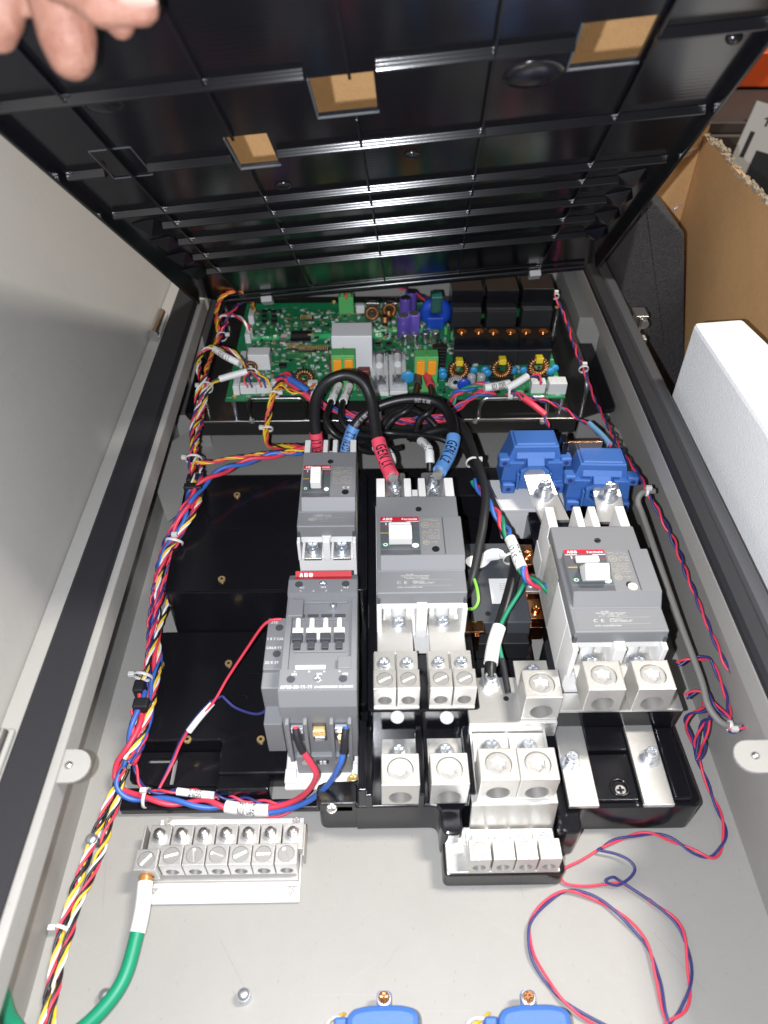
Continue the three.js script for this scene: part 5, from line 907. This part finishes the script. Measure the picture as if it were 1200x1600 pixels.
{ // wiring on and around the board
  const t = thing('board_wire_harness', 'yellow, red and white wires looping off the left edge of the circuit board', 'wire harness', [-188,112,-763]);
  twisted(t, [[-151,112,-874], [-146,150,-834], [-151,176,-801], [-165,176,-797], [-178,160,-801], [-187,130,-818], [-187,112,-819], [-188,110,-787], [-190,112,-737]], [...ring([cR, cY, cO], 1.1, 1.6, 30)], 30);
  twisted(t, [[-145,150,-836], [-158,140,-845], [-176,120,-850], [-183,110,-834], [-184,110,-801]], ring([cR, cN], 1.1, 1.3, 26), 31);
  twisted(t, [[-150,112,-822], [-157,118,-835], [-169,118,-848], [-185,116,-855], [-192,112,-849]], ring([cW, cR], 1.3, 1.4, 40), 32);
  twisted(t, [[-145,112,-747], [-153,124,-749], [-170,128,-759], [-189,124,-766], [-199,118,-757], [-197,114,-734], [-188,112,-710], [-184,108,-694], [-185,104,-664]], ring([cW, cY, cK, cR], 1.1, 1.8, 34), 33);
  part('marker', capTube([[-180,128,-757], [-167,128,-743], [-150,124,-734]], 4, 16), legMat(legend(512, 160, '#efeeea', '#77777c', 'GEN_L1', 56, 3)), t, 'white marker sleeve');
  twisted(t, [[-127,110,-724], [-133,118,-730], [-142,120,-724], [-158,116,-721], [-173,114,-716], [-182,112,-707], [-185,108,-688], [-187,104,-659]], ring([cW, cY, cK], 1.1, 1.5, 32), 34);
  part('marker', capTube([[-171,115,-717], [-156,118,-720], [-141,120,-724]], 3.8, 16), sWhite, t, 'plain white marker sleeve');
  for (const [a, m] of [[[-140,108,-710], cR], [[-135,108,-710], cN], [[-125,108,-710], cR], [[-120,108,-709], cN], [[-115,108,-709], cY]]) part('wire', tube([a, [a[0] - 4, a[1] + 8, a[2] - 6], [-137,120,-724]], 1.1, 20), m, t);
  tie(t, [-182,112,-811], [.2, 0, 1], 6, [1, .4, 0]); tie(t, [-185,112,-705], [.2, 0, 1], 7.5, [-1, .4, 0]);
  const u = thing('drop_wire_bundle', 'short yellow, black and red wire bundle dropping from the board to the narrow breaker', 'wire harness', [-111,108,-692]);
  twisted(u, [[-98,112,-713], [-103,116,-707], [-108,114,-698], [-112,108,-685], [-115,96,-674], [-117,88,-656], [-114,84,-640], [-104,88,-631], [-86,98,-619], [-69,106,-608]], ring([cY, cK, cR, cO, cY], 1.1, 2, 44), 36);
  tie(u, [-109,112,-692], [-.1, -.4, 1], 5.5, [1, .3, 0]); tie(u, [-115,90,-659], [0, -.5, 1], 5.5, [-1, .3, 0]);
  twisted(u, [[-66,112,-710], [-74,114,-693], [-87,114,-693], [-99,114,-701], [-107,114,-701]], ring([cY, cO, cK], 1.1, 1.6, 30), 37);
  const v = thing('front_wire_harness', 'red and navy twisted wires draped along the front of the circuit board', 'wire harness', [38,90,-673]);
  twisted(v, [[-109,112,-718], [-95,118,-717], [-86,118,-707], [-73,112,-696], [-59,104,-685], [-39,96,-680], [-11,92,-675], [24,90,-673], [59,92,-671], [79,96,-671], [97,104,-681], [113,112,-686], [130,114,-690]], [...ring([cR, cN, cR], 1.15, 1.5, 30, { R: 3, pitch: 120, ph: 0 }), ...ring([cN, cR], 1.15, 1.3, 26, { R: 3, pitch: 130, ph: 2 }), ...ring([cR, cB], 1.3, 1.4, 32, { R: 3, pitch: 140, ph: 4 })], 40);
  part('shrink_sleeve', capTube([[-93,120,-709], [-81,118,-699], [-72,114,-693]], 4, 16), M.wBlue, v, 'blue sleeve'); part('shrink_sleeve', capTube([[-97,116,-712], [-77,112,-693], [-66,106,-685]], 3.6, 16), cR, v, 'red sleeve');
  twisted(v, [[85,100,-686], [88,112,-689], [99,118,-689], [113,122,-691], [125,122,-693]], ring([cR, M.wGreen, cB], 1.9, 2.4, 40), 41);
  part('marker', capTube([[118,122,-686], [132,122,-689], [146,121,-695]], 4.6, 16), legMat(legend(512, 160, '#efeeea', '#2b2b2e', 'GRID_VIN', 58, 3, true)), v, 'white marker sleeve with upside down lettering');
  part('marker', capTube([[143,120,-688], [154,124,-692], [166,126,-701]], 4.2, 16), sWhite, v, 'plain white wrap');
  twisted(v, [[143,112,-690], [153,112,-688], [163,110,-678], [176,104,-675], [183,98,-669], [186,94,-652]], ring([cR, cN], 1.1, 1.4, 26), 42);
  part('shrink_sleeve', capTube([[161,112,-680], [172,108,-671], [183,102,-664]], 3.4, 16), cR, v, 'red sleeve');
  twisted(v, [[168,124,-701], [179,122,-707], [184,114,-704]], ring([cR, cN], 1.2, 1.4, 26), 43);
  tie(v, [146,116,-687], [1, 0, .2], 6, [0, -.2, 1]); tie(v, [-64,112,-691], [1, -.2, 1], 6.5, [.2, 1, 0]); tie(v, [6,94,-672], [1, 0, 0], 6.5, [0, .4, 1]);
  const w = thing('rear_wires', 'thin red and navy wires running behind the capacitors at the back of the board', 'wires', [30,120,-917]);
  twisted(w, [[11,118,-934], [24,120,-919], [46,122,-903], [63,122,-881], [70,118,-866]], ring([cR, cN], 1.2, 1.4, 40), 44);
  twisted(w, [[-34,126,-875], [-34,130,-881], [-29,130,-894], [-22,128,-908]], ring([cR, cO, cN], 1.1, 1.4, 24), 45);
}
{ // leads of the two blue sensors at the bottom edge
  for (const [x, l] of [[532, 'yellow and white leads of the left blue coil sensor'], [760, 'yellow and white leads of the right blue coil sensor']]) {
    const q = x === 532 ? [[-24,14,-133], [-29,10,-133], [-35,5,-130], [-42,4,-124]] : [[71,14,-132], [66,10,-131], [59,5,-130], [51,4,-123]];
    const t = thing('sensor_leads', l, 'wires', q[0], 'sensor leads'); twisted(t, q, ring([cY, cW], 1.1, 1.3, 30), 50);
  }
}
renderer.render(scene, camera);
